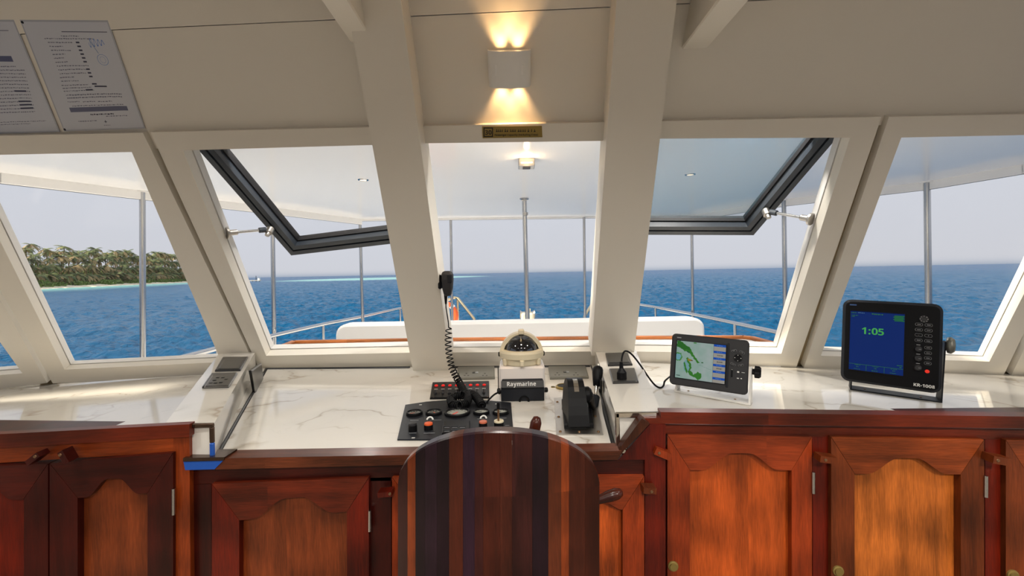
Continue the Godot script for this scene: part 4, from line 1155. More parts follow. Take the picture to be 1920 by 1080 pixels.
func helm():
	# sockets and switches
	socket_row([858, 692, 927, 690.5, 928, 711, 861, 713], "grey twin socket left of the compass, below the middle window")
	socket_row([1028, 691, 1098, 690, 1104, 710, 1031, 712], "grey twin socket right of the compass, behind the throttle")
	var s := thing("switch_plate", "dark blank switch plate on the left block, rear one of the pair", "switch", on_level(433, 684, STEP))
	part("plate", bevel_plate([418, 671.5, 465, 671.5, 451, 696, 403, 697], STEP + 0.0005, 0.008), M.plate_dark, s)
	part("rocker", bevel_plate([421, 674, 459, 674, 448, 692, 409, 692.5], STEP + 0.008, 0.003, 0.1), M.plate_dark, s)
	s = thing("socket_plate", "grey universal socket plate on the left block, front one of the pair", "power socket", on_level(412, 715, STEP))
	part("plate", bevel_plate([397, 702.5, 445, 701.5, 429, 727, 379, 728.5], STEP + 0.0005, 0.008), M.plate_grey, s)
	part("slots", holes([408, 708, 418, 708, 402, 713, 424, 711, 404, 718, 395, 718, 414, 717], STEP + 0.0092, 0.006), M.black, s)
	part("trim_line", tube_mesh(PackedVector3Array([on_level(399, 704, STEP + 0.008), on_level(443, 703, STEP + 0.008), on_level(428, 725, STEP + 0.008), on_level(383, 726.5, STEP + 0.008)]), 0.0009, 5, true), M.brushed, s)
	# socket on the vertical face of the left block
	var e1 := on_level(408, 853, DESK); var e2 := on_level(499, 690, DESK)
	var fp := upright(e1, e2)
	if fp.normal.x < 0: fp = Plane(-fp.normal, -fp.d)
	s = thing("side_socket", "dark double plate on the upright face of the left block", "power socket", on_plane(fp, 478, 712))
	var q := []
	for k in [[466, 695], [486, 681], [490, 717], [475, 743]]: q.append(on_plane(fp, k[0], k[1], 0.002))
	var b := Build.new()
	var cc: Vector3 = (q[0] + q[1] + q[2] + q[3]) * 0.25
	var r2 := []; var r3 := []
	for v: Vector3 in q: r2.append(v + fp.normal * 0.008); r3.append(v.lerp(cc, 0.1) + fp.normal * 0.011)
	b.loft([q, r2, r3])
	part("plate", b.done(), M.plate_dark, s)
	var b2 := Build.new()
	b2.prism(PackedVector3Array([on_plane(fp, 471, 698, 0.012), on_plane(fp, 475, 695, 0.012), on_plane(fp, 481, 728, 0.012), on_plane(fp, 477, 734, 0.012)]), fp.normal * 0.002)
	part("rocker", b2.done(), M.plate_grey, s)
	s = thing("side_socket", "dark plate on the inner upright face of the right block, behind the throttle lever", "power socket", on_level(1125, 745, DESK))
	e1 = on_level(1153, 773, STEP); e2 = on_level(1116, 657, STEP)
	fp = upright(e1, e2)
	if fp.normal.x > 0: fp = Plane(-fp.normal, -fp.d)
	part("plate", prism_mesh(PackedVector3Array([on_plane(fp, 1123.5, 702, 0.001), on_plane(fp, 1128.5, 714, 0.001), on_plane(fp, 1128, 735, 0.001), on_plane(fp, 1122, 728, 0.001)]), fp.normal * 0.01), M.plate_dark, s)
	part("rocker", prism_mesh(PackedVector3Array([on_plane(fp, 1124.5, 708, 0.011), on_plane(fp, 1127, 714, 0.011), on_plane(fp, 1126.5, 730, 0.011), on_plane(fp, 1123.5, 726, 0.011)]), fp.normal * 0.003), M.plate_grey, s)
	# right block: switch plate and socket with plug
	s = thing("switch_plate", "dark blank switch plate on the right block, behind the plugged socket", "switch", on_level(1160, 675, STEP))
	part("plate", bevel_plate([1135, 664.5, 1177, 664, 1186, 685.5, 1140, 687], STEP + 0.0005, 0.008), M.plate_dark, s)
	part("rocker", bevel_plate([1138, 666, 1174, 665.5, 1181, 680, 1142, 681.5], STEP + 0.008, 0.003, 0.08), M.plate_dark, s)
	s = thing("socket_plate", "dark socket plate on the right block with a black plug in it", "power socket", on_level(1170, 706, STEP))
	part("plate", bevel_plate([1142, 694.5, 1190, 693, 1197.5, 718.5, 1149, 720], STEP + 0.0005, 0.008), M.plate_grey, s)
	part("screw", lathe_mesh(Transform3D(Basis(), on_level(1193, 714.5, STEP + 0.0086)), [Vector2(0.0025, 0), Vector2(0, 0.001)], 10), M.brushed, s)
	var pg := on_level(1166, 711, STEP + 0.01)
	var cord := thing("power_cord", "black power cord arching from the plugged socket to the chart display", "cord", pg)
	var pb := Build.new()
	pb.loft([plug_ring(pg, 0.016, 0.010), plug_ring(pg + Vector3(0, 0.022, 0), 0.016, 0.010), plug_ring(pg + Vector3(0, 0.036, -0.004), 0.007, 0.006), plug_ring(pg + Vector3(0, 0.056, -0.006), 0.005, 0.005)])
	part("plug", pb.done(), M.black, cord)
	var cu := Curve3D.new()
	for k in [[1166, 691, 1.56], [1166, 672, 1.575], [1170, 660, 1.58], [1177, 659, 1.58], [1187, 667, 1.58], [1201, 685, 1.575], [1215, 706, 1.57], [1228, 722, 1.57], [1238, 727, 1.57], [1244, 723, 1.58], [1247, 714, 1.59], [1258, 705, 1.62]]: cu.add_point(at(k[0], k[1], k[2]))
	smooth_curve(cu)
	part("cable", tube_mesh(cu.tessellate(4, 3.0), 0.0034, 8), M.black, cord)
	breaker_panel()
	engine_panel()
	compass()
	throttle()
	microphone()
	# round cap and drain let into the desk
	var cap := on_level(1059, 727, DESK)
	s = thing("round_cap", "round dark cap with a brass rim set in the desk behind the throttle", "cap", cap)
	part("rim", lathe_mesh(Transform3D(Basis(), cap), [Vector2(0.036, 0), Vector2(0.036, 0.006), Vector2(0.031, 0.010), Vector2(0.029, 0.008)], 28), M.brass, s)
	part("lid", lathe_mesh(Transform3D(Basis(), cap), [Vector2(0.0305, 0.007), Vector2(0.026, 0.0085), Vector2(0, 0.0085)], 28), M.black, s)
	cap = on_level(1037, 726, DESK)
	s = thing("deck_plug", "tiny dark round plug in the desk right of the compass", "cap", cap)
	part("rim", lathe_mesh(Transform3D(Basis(), cap), [Vector2(0.0085, 0), Vector2(0.008, 0.003), Vector2(0.006, 0.0032)], 18), M.brass, s)
	part("centre", lathe_mesh(Transform3D(Basis(), cap), [Vector2(0.0062, 0.0028), Vector2(0, 0.0028)], 18), M.black, s)
func plug_ring(c: Vector3, rx: float, rz: float) -> Array:
	var o := []
	for i in 12: o.append(c + Vector3(cos(TAU * i / 12) * rx, 0, sin(TAU * i / 12) * rz))
	return o
func smooth_curve(c: Curve3D):
	for i in c.point_count:
		var a := c.get_point_position(maxi(i - 1, 0)); var b := c.get_point_position(mini(i + 1, c.point_count - 1))
		c.set_point_in(i, (a - b) / 6.0); c.set_point_out(i, (b - a) / 6.0)
func breaker_panel():
	var c := on_level(862, 733, DESK)
	var s := thing("fuse_board", "black switch panel with a row of eight red lights, under the coiled cord", "switch panel", c)
	part("plate", bevel_plate([811, 719.5, 917, 717, 917.5, 747.5, 806, 749], DESK + 0.0005, 0.007, 0.02), M.black, s)
	for i in 8:
		var x := 818.0 + 90.0 * i / 7.0
		var y := 724.0 - 1.4 * i / 7.0
		part("indicator", lathe_mesh(Transform3D(Basis(), on_level(x, y, DESK + 0.007)), [Vector2(0.0072, 0), Vector2(0.0068, 0.004), Vector2(0.004, 0.006), Vector2(0, 0.0065)], 14), M.red_lens, s)
		part("label_strip", box_mesh(on_level(x - 0.5, y + 5.8, DESK + 0.0072), Vector3(0.0135, 0.0008, 0.0055)), M.ink, s)
		var t := on_level(x - 1.0, y + 14.5, DESK + 0.007)
		var tb := Build.new()
		tb.lathe(Transform3D(Basis(), t), [Vector2(0.0055, 0), Vector2(0.0055, 0.004), Vector2(0.003, 0.005), Vector2(0.002, 0.005)], 12)
		tb.tube(PackedVector3Array([t + Vector3(0, 0.004, 0), t + Vector3(0, 0.014, -0.006)]), 0.0026, 8)
		part("toggle", tb.done(), M.black_soft, s)
	for k in [[813, 745], [914, 744], [816, 721], [913.5, 719.5]]:
		part("screw", lathe_mesh(Transform3D(Basis(), on_level(k[0], k[1], DESK + 0.0074)), [Vector2(0.0022, 0), Vector2(0, 0.001)], 10), M.screw, s)
func gauge(s: Node3D, px: float, py: float, r: float, face: Material, needle: float, mat: Material):
	var c := on_level(px, py, DESK + 0.004)
	var g := Node3D.new(); g.name = "gauge"; s.add_child(g, true); g.global_position = c
	var x := Transform3D(Basis(), c)
	part("bezel", lathe_mesh(x, [Vector2(r, 0), Vector2(r, 0.007), Vector2(r * 0.95, 0.010), Vector2(r * 0.86, 0.010), Vector2(r * 0.8, 0.005)], 32), M.black, g)
	part("dial", lathe_mesh(x, [Vector2(r * 0.82, 0.004), Vector2(0, 0.004)], 32), face, g)
	var b := Build.new()
	for k in 9:
		var a := deg_to_rad(-210.0 + 30.0 * k)
		var d := Vector3(cos(a), 0, sin(a))
		b.box(Transform3D(Basis(Vector3.UP, -a), c + d * r * 0.66 + Vector3(0, 0.0045, 0)), Vector3(r * 0.16, 0.0006, r * 0.05))
	part("scale_marks", b.done(), M.black_ink if face == M.dial else M.ink, g)
	var na := deg_to_rad(needle)
	part("needle", box_mesh(c + Vector3(cos(na), 0, sin(na)) * r * 0.3 + Vector3(0, 0.0056, 0), Vector3(r * 0.7, 0.0008, r * 0.09), 0.0, Basis(Vector3.UP, -na)), mat, g)
	part("lens", lathe_mesh(x, [Vector2(r * 0.83, 0.0075), Vector2(0, 0.0078)], 24), M.glass, g)
func engine_panel():
	var c := on_level(855, 790, DESK)
	var s := thing("instrument_panel", "black engine instrument panel with five round gauges and orange buttons", "instrument panel", c)
	part("plate", plate([760, 761, 800, 755, 838, 752, 905, 752, 958, 756.5, 964, 826, 745, 826], DESK + 0.0005, 0.004), M.charcoal, s)
	gauge(s, 777, 777, 0.0265, M.dial_dark, 150, M.salmon)
	gauge(s, 813.5, 776, 0.0265, M.dial_dark, 60, M.orange)
	gauge(s, 857.5, 776, 0.041, M.dial, 120, M.red_knob)
	gauge(s, 902.5, 775, 0.0265, M.dial, 200, M.black_ink)
	gauge(s, 939, 775, 0.0265, M.dial, 210, M.black_ink)
	for q in [[774, 808, M.black_soft, 0.0125, 0.022], [803.5, 805, M.orange, 0.013, 0.018], [906, 801.5, M.salmon, 0.0122, 0.018]]:
		var p := on_level(q[0], q[1], DESK + 0.0045)
		var bt := Node3D.new(); bt.name = "push_button"; s.add_child(bt, true); bt.global_position = p
		part("barrel", lathe_mesh(Transform3D(Basis(), p), [Vector2(q[3], 0), Vector2(q[3], q[4] * 0.8), Vector2(0, q[4] * 0.8)], 20), M.black, bt)
		part("cap", lathe_mesh(Transform3D(Basis(), p + Vector3(0, q[4] * 0.8, 0)), [Vector2(q[3] * 0.96, 0), Vector2(q[3] * 0.9, q[4] * 0.25), Vector2(0, q[4] * 0.3)], 20), q[2], bt)
	for q in [[806, 790], [906.5, 787.5]]:
		var p := on_level(q[0], q[1], DESK + 0.005)
		var tb := Build.new()
		var ring := PackedVector3Array()
		for i in 13: ring.append(p + Vector3(cos(PI * i / 12.0) * 0.009, 0.004 + sin(PI * i / 12.0) * 0.007, -sin(PI * i / 12.0) * 0.006))
		tb.tube(ring, 0.0028, 6)
		part("tag", tb.done(), M.white_plastic, s)
	# display with four keys
	var f := Node3D.new(); f.name = "keypad"; s.add_child(f, true); f.global_position = on_level(855, 803, DESK)
	part("body", bevel_plate([831, 793, 881, 792, 881.5, 814, 828.5, 815.5], DESK + 0.0045, 0.006, 0.06), M.black, f)
	for i in 2:
		for j in 3:
			var x := 838.0 + 14.5 * j
			part("key", box_mesh(on_level(x, 799.0 + 7.0 * i, DESK + 0.0108), Vector3(0.019, 0.002, 0.011), 0.0006), M.charcoal, f)
			part("key_mark", box_mesh(on_level(x, 801.5 + 7.0 * i, DESK + 0.0122), Vector3(0.014, 0.0006, 0.0016)), M.dim_ink, f)
	# ignition switch with its key
	var k := on_level(935.5, 801, DESK + 0.0045)
	var ig := Node3D.new(); ig.name = "ignition"; s.add_child(ig, true); ig.global_position = k
	part("barrel", lathe_mesh(Transform3D(Basis(), k), [Vector2(0.0145, 0), Vector2(0.0145, 0.016), Vector2(0, 0.016)], 22), M.black, ig)
	part("collar", lathe_mesh(Transform3D(Basis(), k + Vector3(0, 0.016, 0)), [Vector2(0.0145, 0), Vector2(0.014, 0.004), Vector2(0.0085, 0.0045), Vector2(0.0075, 0.002), Vector2(0, 0.002)], 22), M.cream, ig)
	part("key", box_mesh(k + Vector3(-0.001, 0.038, 0), Vector3(0.006, 0.042, 0.003), 0.001), M.screw, ig)
	part("key_head", box_mesh(k + Vector3(-0.001, 0.062, 0), Vector3(0.009, 0.02, 0.005), 0.0015), M.black, ig)
	var lb := Build.new()
	for q in [[777, 788, 16], [817, 787.5, 22], [857, 791, 20], [902, 785.5, 14], [941, 784, 18], [774, 812, 13], [805, 812, 20], [951, 797.5, 8]]:
		lb.box(Transform3D(Basis(), on_level(q[0], q[1], DESK + 0.0046)), Vector3(q[2] * 0.0016, 0.0006, 0.0022))
	part("legends", lb.done(), M.dim_ink, s)
	for q in [[788.5, 759], [931, 757.5], [775, 821]]: part("badge", box_mesh(on_level(q[0], q[1], DESK + 0.0046), Vector3(0.009, 0.0008, 0.005)), M.ink, s)
func compass():
	var z := 1.52
	var a := at(937, 750, z); var b := at(1023, 748, z)
	var x := (a.x + b.x) * 0.5; var w := b.x - a.x
	var base := EYE + Vector3(x, DESK, -z)
	base.x = x
	var st := thing("autopilot_box", "white box with a dark grey control front lettered on its lid, below the compass", "control box", base)
	var top := at(980, 687, z + 0.005).y - base.y
	part("box", rounded_block(Transform3D(Basis(Vector3.RIGHT, Vector3.FORWARD, Vector3.UP), base + Vector3(0, 0, -0.07)), w, 0.15, 0.012, [[0.0, 0.0], [top - 0.006, 0.0], [top, 0.006]]), M.box_white, st)
	var fw := w * 0.93
	var bl := Build.new()
	var fr := []
	for q in [[0.0, 0.004, 0.0], [0.004, 0.012, 0.0], [0.05, 0.014, 0.0], [0.052, 0.019, 0.003], [0.075, 0.012, 0.003], [0.078, 0.004, 0.006]]:
		fr.append([base + Vector3(-fw / 2 + q[2], q[0], 0.005), base + Vector3(fw / 2 - q[2], q[0], 0.005), base + Vector3(fw / 2 - q[2], q[0], 0.004 + q[1]), base + Vector3(-fw / 2 + q[2], q[0], 0.004 + q[1])])
	bl.loft(fr)
	part("front", bl.done(), M.charcoal, st)
	part("lid", box_mesh(base + Vector3(0, 0.0625, 0.0205), Vector3(fw * 0.985, 0.024, 0.003), 0.001, Basis(Vector3.RIGHT, -0.25)), M.plate_grey, st)
	letter("lettering", "Raymarine", 0.020, M.ink, Transform3D(Basis(Vector3.RIGHT, -0.25), base + Vector3(-0.004, 0.064, 0.0232)), st)
	part("thumb_notch", lathe_mesh(Transform3D(Basis(Vector3.RIGHT, PI / 2), base + Vector3(0.005, 0.002, 0.017)), [Vector2(0.019, 0), Vector2(0.018, 0.003), Vector2(0.013, 0.003), Vector2(0.012, 0)], 24), M.black, st)
	part("wire", tube_mesh(PackedVector3Array([base + Vector3(-w / 2 - 0.004, top, -0.01), base + Vector3(-w / 2 - 0.004, 0.03, -0.01)]), 0.002, 6), M.black_line, st)
	for sx: float in [-1.0, 1.0]:
		part("side_knob", lathe_mesh(Transform3D(towards(Vector3(sx, 0, 0), Vector3.UP), base + Vector3((w / 2 - 0.004) * sx, 0.035, -0.002)), [Vector2(0.009, 0), Vector2(0.009, 0.01), Vector2(0.006, 0.013), Vector2(0, 0.013)], 14), M.black, st)
	var cb := Curve3D.new()
	for q in [[938, 735, 1.51], [928, 739, 1.52], [918, 748, 1.5], [910, 758, 1.475], [905, 765, 1.462]]: cb.add_point(at(q[0], q[1], q[2]))
	smooth_curve(cb)
	var wire := thing("lead", "short thin black lead from the autopilot box to the instrument panel", "cord", at(918, 750, 1.5))
	part("cable", tube_mesh(cb.tessellate(4, 3.0), 0.0032, 8), M.black, wire)
	part("gland", lathe_mesh(Transform3D(towards(at(938, 735, 1.51) - at(928, 739, 1.52)), at(935, 736.5, 1.51)), [Vector2(0, 0), Vector2(0.006, 0), Vector2(0.006, 0.012), Vector2(0, 0.012)], 12), M.black, wire)
	# compass bowl on top
	var c := base + Vector3(0, top, -0.065)
	var cp := thing("compass", "cream ship's compass with a dark glass dome on the white box", "compass", c)
	var r := w * 0.5
	part("bowl", lathe_mesh(Transform3D(Basis(), c), [Vector2(0, 0), Vector2(r * 0.8, 0), Vector2(r * 0.86, 0.004), Vector2(r * 0.90, 0.022), Vector2(r * 0.99, 0.026), Vector2(r * 1.0, 0.044), Vector2(r * 0.96, 0.052), Vector2(r * 0.78, 0.054), Vector2(r * 0.74, 0.048)], 40), M.cream, cp)
	part("dome", dome_mesh(c + Vector3(0, 0.046, 0), r * 0.765, r * 0.8), M.dome, cp)
	part("lubber_line", rod(c + Vector3(-0.002, 0.05, r * 0.772), c + Vector3(-0.002, 0.10, r * 0.52), 0.0009, 6), M.cream, cp)
	# hood: a broad arch over the rear half of the dome
	var hb := Build.new()
	for k in 32:
		for j in 3:
			var f := func(u: int, m: int, rr: float) -> Vector3:
				var a1 := PI * u / 32.0; var dz := [-0.045, -0.012, 0.012, 0.03][m] as float
				return c + Vector3(cos(a1) * rr * 1.0, 0.034 + sin(a1) * (rr * 1.0), dz - 0.01)
			var ro := r * 0.99; var ri := r * 0.83
			if j == 0: ro = r * 0.95
			var mid := c + Vector3(0, 0.034, 0)
			var o: Vector3 = f.call(k, j, ro) - mid
			hb.quad(f.call(k, j, ro), f.call(k + 1, j, ro), f.call(k + 1, j + 1, r * 0.99), f.call(k, j + 1, r * 0.99), o)
			hb.quad(f.call(k, j, ri), f.call(k + 1, j, ri), f.call(k + 1, j + 1, ri), f.call(k, j + 1, ri), -o)
			if j == 2: hb.quad(f.call(k, 3, ri), f.call(k + 1, 3, ri), f.call(k + 1, 3, r * 0.99), f.call(k, 3, r * 0.99), Vector3(0, 0, 1))
			if j == 0: hb.quad(f.call(k, 0, ri), f.call(k + 1, 0, ri), f.call(k + 1, 0, ro), f.call(k, 0, ro), Vector3(0, 0, -1))
	part("hood", hb.done(), M.cream, cp)
	part("sight", box_mesh(c + Vector3(0, 0.034 + r * 1.0 + 0.001, 0.008), Vector3(0.022, 0.018, 0.034), 0.003), M.cream, cp)
	for sx: float in [-1.0, 1.0]: part("pivot_knob", lathe_mesh(Transform3D(towards(Vector3(sx, 0, 0), Vector3.UP), c + Vector3(r * 0.98 * sx, 0.034, 0.0)), [Vector2(0.009, 0), Vector2(0.009, 0.004), Vector2(0.006, 0.006), Vector2(0, 0.006)], 16), M.black, cp)
	for k: float in [-1.0, 0.0, 1.0]: part("boss", box_mesh(c + Vector3(sin(k * 0.9) * r * 0.94, 0.014, cos(k * 0.9) * r * 0.94), Vector3(0.016, 0.024, 0.012), 0.003, Basis(Vector3.UP, k * 0.9)), M.cream, cp)
func dome_mesh(c: Vector3, r: float, h: float) -> ArrayMesh:
	var prof := []
	for i in 17: prof.append(Vector2(cos(PI * 0.5 * i / 16.0) * r, sin(PI * 0.5 * i / 16.0) * h))
	return lathe_mesh(Transform3D(Basis(), c), prof, 40, false)
func throttle():
	var c := on_level(1087, 785, DESK)
	var t := thing("throttle", "black engine control lever on a steel plate beside the right block", "throttle lever", c)
	part("base_plate", plate([1039, 747, 1118, 746, 1131, 816, 1043, 816], DESK + 0.0005, 0.003), M.brushed, t)
	for q in [[1045, 754], [1047.5, 782], [1050.5, 809.5], [1086, 810], [1122, 810], [1115.5, 781]]:
		part("bolt", lathe_mesh(Transform3D(Basis(), on_level(q[0], q[1], DESK + 0.0035)), [Vector2(0.0042, 0), Vector2(0.0042, 0.002), Vector2(0.0025, 0.0035), Vector2(0, 0.004)], 10), M.screw, t)
	part("foot", bevel_plate([1053, 755, 1108, 754, 1113, 803, 1058, 804], DESK + 0.0035, 0.014, 0.03), M.black, t)
	# hump-shaped housing swept from the side profile
	var x0 := on_level(1066, 800, DESK + 0.016).x; var x1 := on_level(1107, 800, DESK + 0.016).x
	var zf := -on_level(1085, 799, DESK + 0.016).z; var zb := zf + 0.16
	var hy := 0.118
	var prof := []
	for k in 19:
		var u := k / 18.0
		var zz := lerpf(zf, zb, u)
		var yy := hy * pow(sin(PI * clampf(0.06 + u * 0.88, 0, 1)), 0.45) if u > 0.0 and u < 1.0 else 0.0
		if u > 0.0 and u < 0.5: yy = hy * (1.0 - pow(1.0 - u * 2.0, 2.4))
		prof.append(Vector2(zz, yy))
	var b := Build.new()
	var ring_l := PackedVector3Array(); var ring_r := PackedVector3Array()
	for p: Vector2 in prof:
		var ins := 0.007 * p.y / hy
		ring_l.append(Vector3(x0 + ins, EYE.y + DESK + 0.014 + p.y, -p.x)); ring_r.append(Vector3(x1 - ins, EYE.y + DESK + 0.014 + p.y, -p.x))
	var midp := (ring_l[0] + ring_r[18]) * 0.5 + Vector3(0, 0.02, 0)
	for k in 18:
		var o := (ring_l[k] + ring_r[k + 1]) * 0.5 - midp
		b.quad(ring_l[k], ring_r[k], ring_r[k + 1], ring_l[k + 1], o)
		b.tri(ring_l[k], ring_l[k + 1], Vector3(x0, EYE.y + DESK + 0.014, midp.z), Vector3.LEFT)
		b.tri(ring_r[k], ring_r[k + 1], Vector3(x1, EYE.y + DESK + 0.014, midp.z), Vector3.RIGHT)
	part("housing", b.done(), M.black, t)
	# scale plate on the front curve
	var sb := Build.new()
	var xm := (x0 + x1) * 0.5
	for k in range(4, 8):
		var p: Vector2 = prof[k]; var p2: Vector2 = prof[k + 1]
		var o := Vector3(0, p2.x - p.x, p2.y - p.y).normalized()
		var A := Vector3(xm, EYE.y + DESK + 0.014 + p.y, -p.x) + o * 0.0015; var B := Vector3(xm, EYE.y + DESK + 0.014 + p2.y, -p2.x) + o * 0.0015
		sb.quad(A + Vector3(-0.007, 0, 0), A + Vector3(0.007, 0, 0), B + Vector3(0.007, 0, 0), B + Vector3(-0.007, 0, 0), o)
	part("scale_plate", sb.done(), M.chrome, t)
	# lever
	var piv := Vector3(x1 + 0.012, EYE.y + DESK + 0.085, -(zf + 0.07))
	part("pivot", lathe_mesh(Transform3D(towards(Vector3.RIGHT, Vector3.UP), piv - Vector3(0.014, 0, 0)), [Vector2(0, 0), Vector2(0.024, 0), Vector2(0.024, 0.012), Vector2(0.017, 0.02), Vector2(0, 0.02)], 22), M.black, t)
	var top := at(1117, 744, 1.46)
	var low := at(1107, 782, 1.40)
	part("arm", tube_mesh(PackedVector3Array([low, low.lerp(top, 0.4), top]), 0.016, 12, false, [0.75, 1.1, 0.9]), M.charcoal, t)
	part("bracket", rod(piv, low.lerp(top, 0.4), 0.012, 10), M.black, t)
	var kb := at(1117, 738, 1.46); var kt := at(1121, 693, 1.50)
	var d := (kt - kb).normalized()
	part("shaft", rod(kb - d * 0.02, kb.lerp(kt, 0.45), 0.0065, 12), M.chrome, t)
	var L := (kt - kb).length()
	part("grip", lathe_mesh(Transform3D(towards(d), kb), [Vector2(0.007, L * 0.3), Vector2(0.012, L * 0.32), Vector2(0.0155, L * 0.6), Vector2(0.0188, L * 0.85), Vector2(0.0185, L * 1.0), Vector2(0.015, L * 1.1), Vector2(0.008, L * 1.15), Vector2(0, L * 1.16)], 22, false), M.black, t)
	part("release_button", lathe_mesh(Transform3D(towards(d), kt + d * 0.012), [Vector2(0.005, 0), Vector2(0.005, 0.008), Vector2(0, 0.008)], 12), M.brushed, t)
func microphone():
	var z := 1.74
	var c := at(839, 531, z)
	var m := thing("hand_microphone", "black radio hand microphone clipped to the left pillar with a coiled cord", "microphone", c)
	var b := Build.new()
	var rings := []
	for q in [[-0.052, 0.012, 0.012], [-0.045, 0.018, 0.018], [-0.02, 0.025, 0.022], [0.015, 0.029, 0.024], [0.036, 0.028, 0.022], [0.046, 0.022, 0.017], [0.05, 0.012, 0.01]]:
		var ring := []
		for p in rounded(q[1] * 2.0, q[2] * 2.0, minf(q[1], q[2]) * 0.7, 3): ring.append(c + Vector3(p.x * 0.85, q[0], p.y))
		rings.append(ring)
	b.loft(rings)
	part("body", b.done(), M.black_soft, m)
	part("grille", box_mesh(c + Vector3(0.012, 0.018, 0.021), Vector3(0.02, 0.035, 0.008), 0.003), M.charcoal, m)
	part("clip", box_mesh(c + Vector3(-0.030, 0.006, -0.002), Vector3(0.014, 0.058, 0.03), 0.004), M.black, m)
	part("strain_relief", lathe_mesh(Transform3D(Basis(), c + Vector3(-0.008, -0.085, 0)), [Vector2(0.004, 0), Vector2(0.0075, 0.035), Vector2(0.0075, 0.038), Vector2(0, 0.038)], 12), M.black, m)
	# cord: straight, then a hanging coil, then a heap of coils on the panels
	var cu := Curve3D.new()
	for q in [[837, 552, 1.74], [836, 575, 1.74], [840, 600, 1.74], [842, 615, 1.74], [840, 640, 1.74], [842, 665, 1.735], [847, 690, 1.725], [856, 708, 1.70], [864, 722, 1.665]]: cu.add_point(at(q[0], q[1], q[2]))
	smooth_curve(cu)
	var heap := [[868, 730, 1.635, 0.015], [872, 737, 1.60, 0.03], [866, 741, 1.56, 0.05], [852, 743, 1.545, 0.04], [845, 750, 1.53, 0.02], [848, 759, 1.495, 0.016], [862, 761, 1.485, 0.018], [874, 757, 1.50, 0.02], [878, 748, 1.53, 0.035], [876, 738, 1.57, 0.05], [884, 738, 1.575, 0.045], [893, 745, 1.545, 0.03], [900, 754, 1.51, 0.017], [905, 762, 1.475, 0.01]]
	var h2 := Curve3D.new()
	h2.add_point(cu.get_point_position(cu.point_count - 1))
	for q in heap:
		var p := on_level(q[0], q[1], DESK + 0.012 + q[3] * 0.35)
		h2.add_point(p)
	smooth_curve(h2)
	var cord := PackedVector3Array()
	var straight := cu.get_closest_offset(at(841, 612, 1.74))
	for i in 12: cord.append(cu.sample_baked(straight * i / 12.0))
	var phase := 0.0
	for part_ in 2:
		var cv: Curve3D = cu if part_ == 0 else h2
		var s := straight if part_ == 0 else 0.0
		var len := cv.get_baked_length()
		var pitch := 0.0165 if part_ == 0 else 0.0066
		var rad := 0.0125
		var stp := pitch / 12.0
		while s < len:
			var u := s / len
			var pt := 0.0165
			if part_ == 0: pt = lerpf(0.0185, 0.011, clampf((u - 0.5) * 2.2, 0, 1))
			else: pt = 0.0068
			stp = pt / 12.0
			var o := cv.sample_baked(s); var d := (cv.sample_baked(minf(s + 0.002, len)) - cv.sample_baked(maxf(s - 0.002, 0.0))).normalized()
			var sx := d.cross(Vector3(0.1, 0.2, 1)).normalized(); var sy := sx.cross(d)
			var grow := clampf((s - straight) / 0.012, 0.1, 1.0) if part_ == 0 else clampf((len - s) / 0.01, 0.15, 1.0)
			cord.append(o + (sx * cos(phase) + sy * sin(phase)) * rad * grow)
			phase += TAU / 12.0
			s += stp
	part("coiled_cord", tube_mesh(cord, 0.0024, 6), M.black, m)

# ------------------------------------------------------------------ displays
func face_of(q: Array, z: Array) -> Dictionary:                # q: corners TL TR BR BL
	var p := []
	for i in 4: p.append(at(q[i * 2], q[i * 2 + 1], z[i]))
	var ex: Vector3 = (p[1] - p[0] + p[2] - p[3]).normalized()
	var ey: Vector3 = (p[0] - p[3] + p[1] - p[2]); ey = (ey - ex * ex.dot(ey)).normalized()
	var o: Vector3 = (p[0] + p[1] + p[2] + p[3]) * 0.25
	return {"x": Transform3D(Basis(ex, ey, ex.cross(ey)), o), "w": ((p[1] - p[0]).length() + (p[2] - p[3]).length()) * 0.5, "h": ((p[0] - p[3]).length() + (p[1] - p[2]).length()) * 0.5}
func screen_mat(tex: Texture2D, energy: float) -> StandardMaterial3D:
	var m := flat(rgb(10, 12, 14), 0.2); m.metallic_specular = 0.2; m.emission_enabled = true; m.emission_texture = tex; m.emission_energy_multiplier = energy
	return m
func inside(pts: Array, x: float, y: float) -> bool:
	var p := PackedVector2Array()
	for i in range(0, pts.size(), 2): p.append(Vector2(pts[i], pts[i + 1]))
	return Geometry2D.is_point_in_polygon(Vector2(x, y), p)
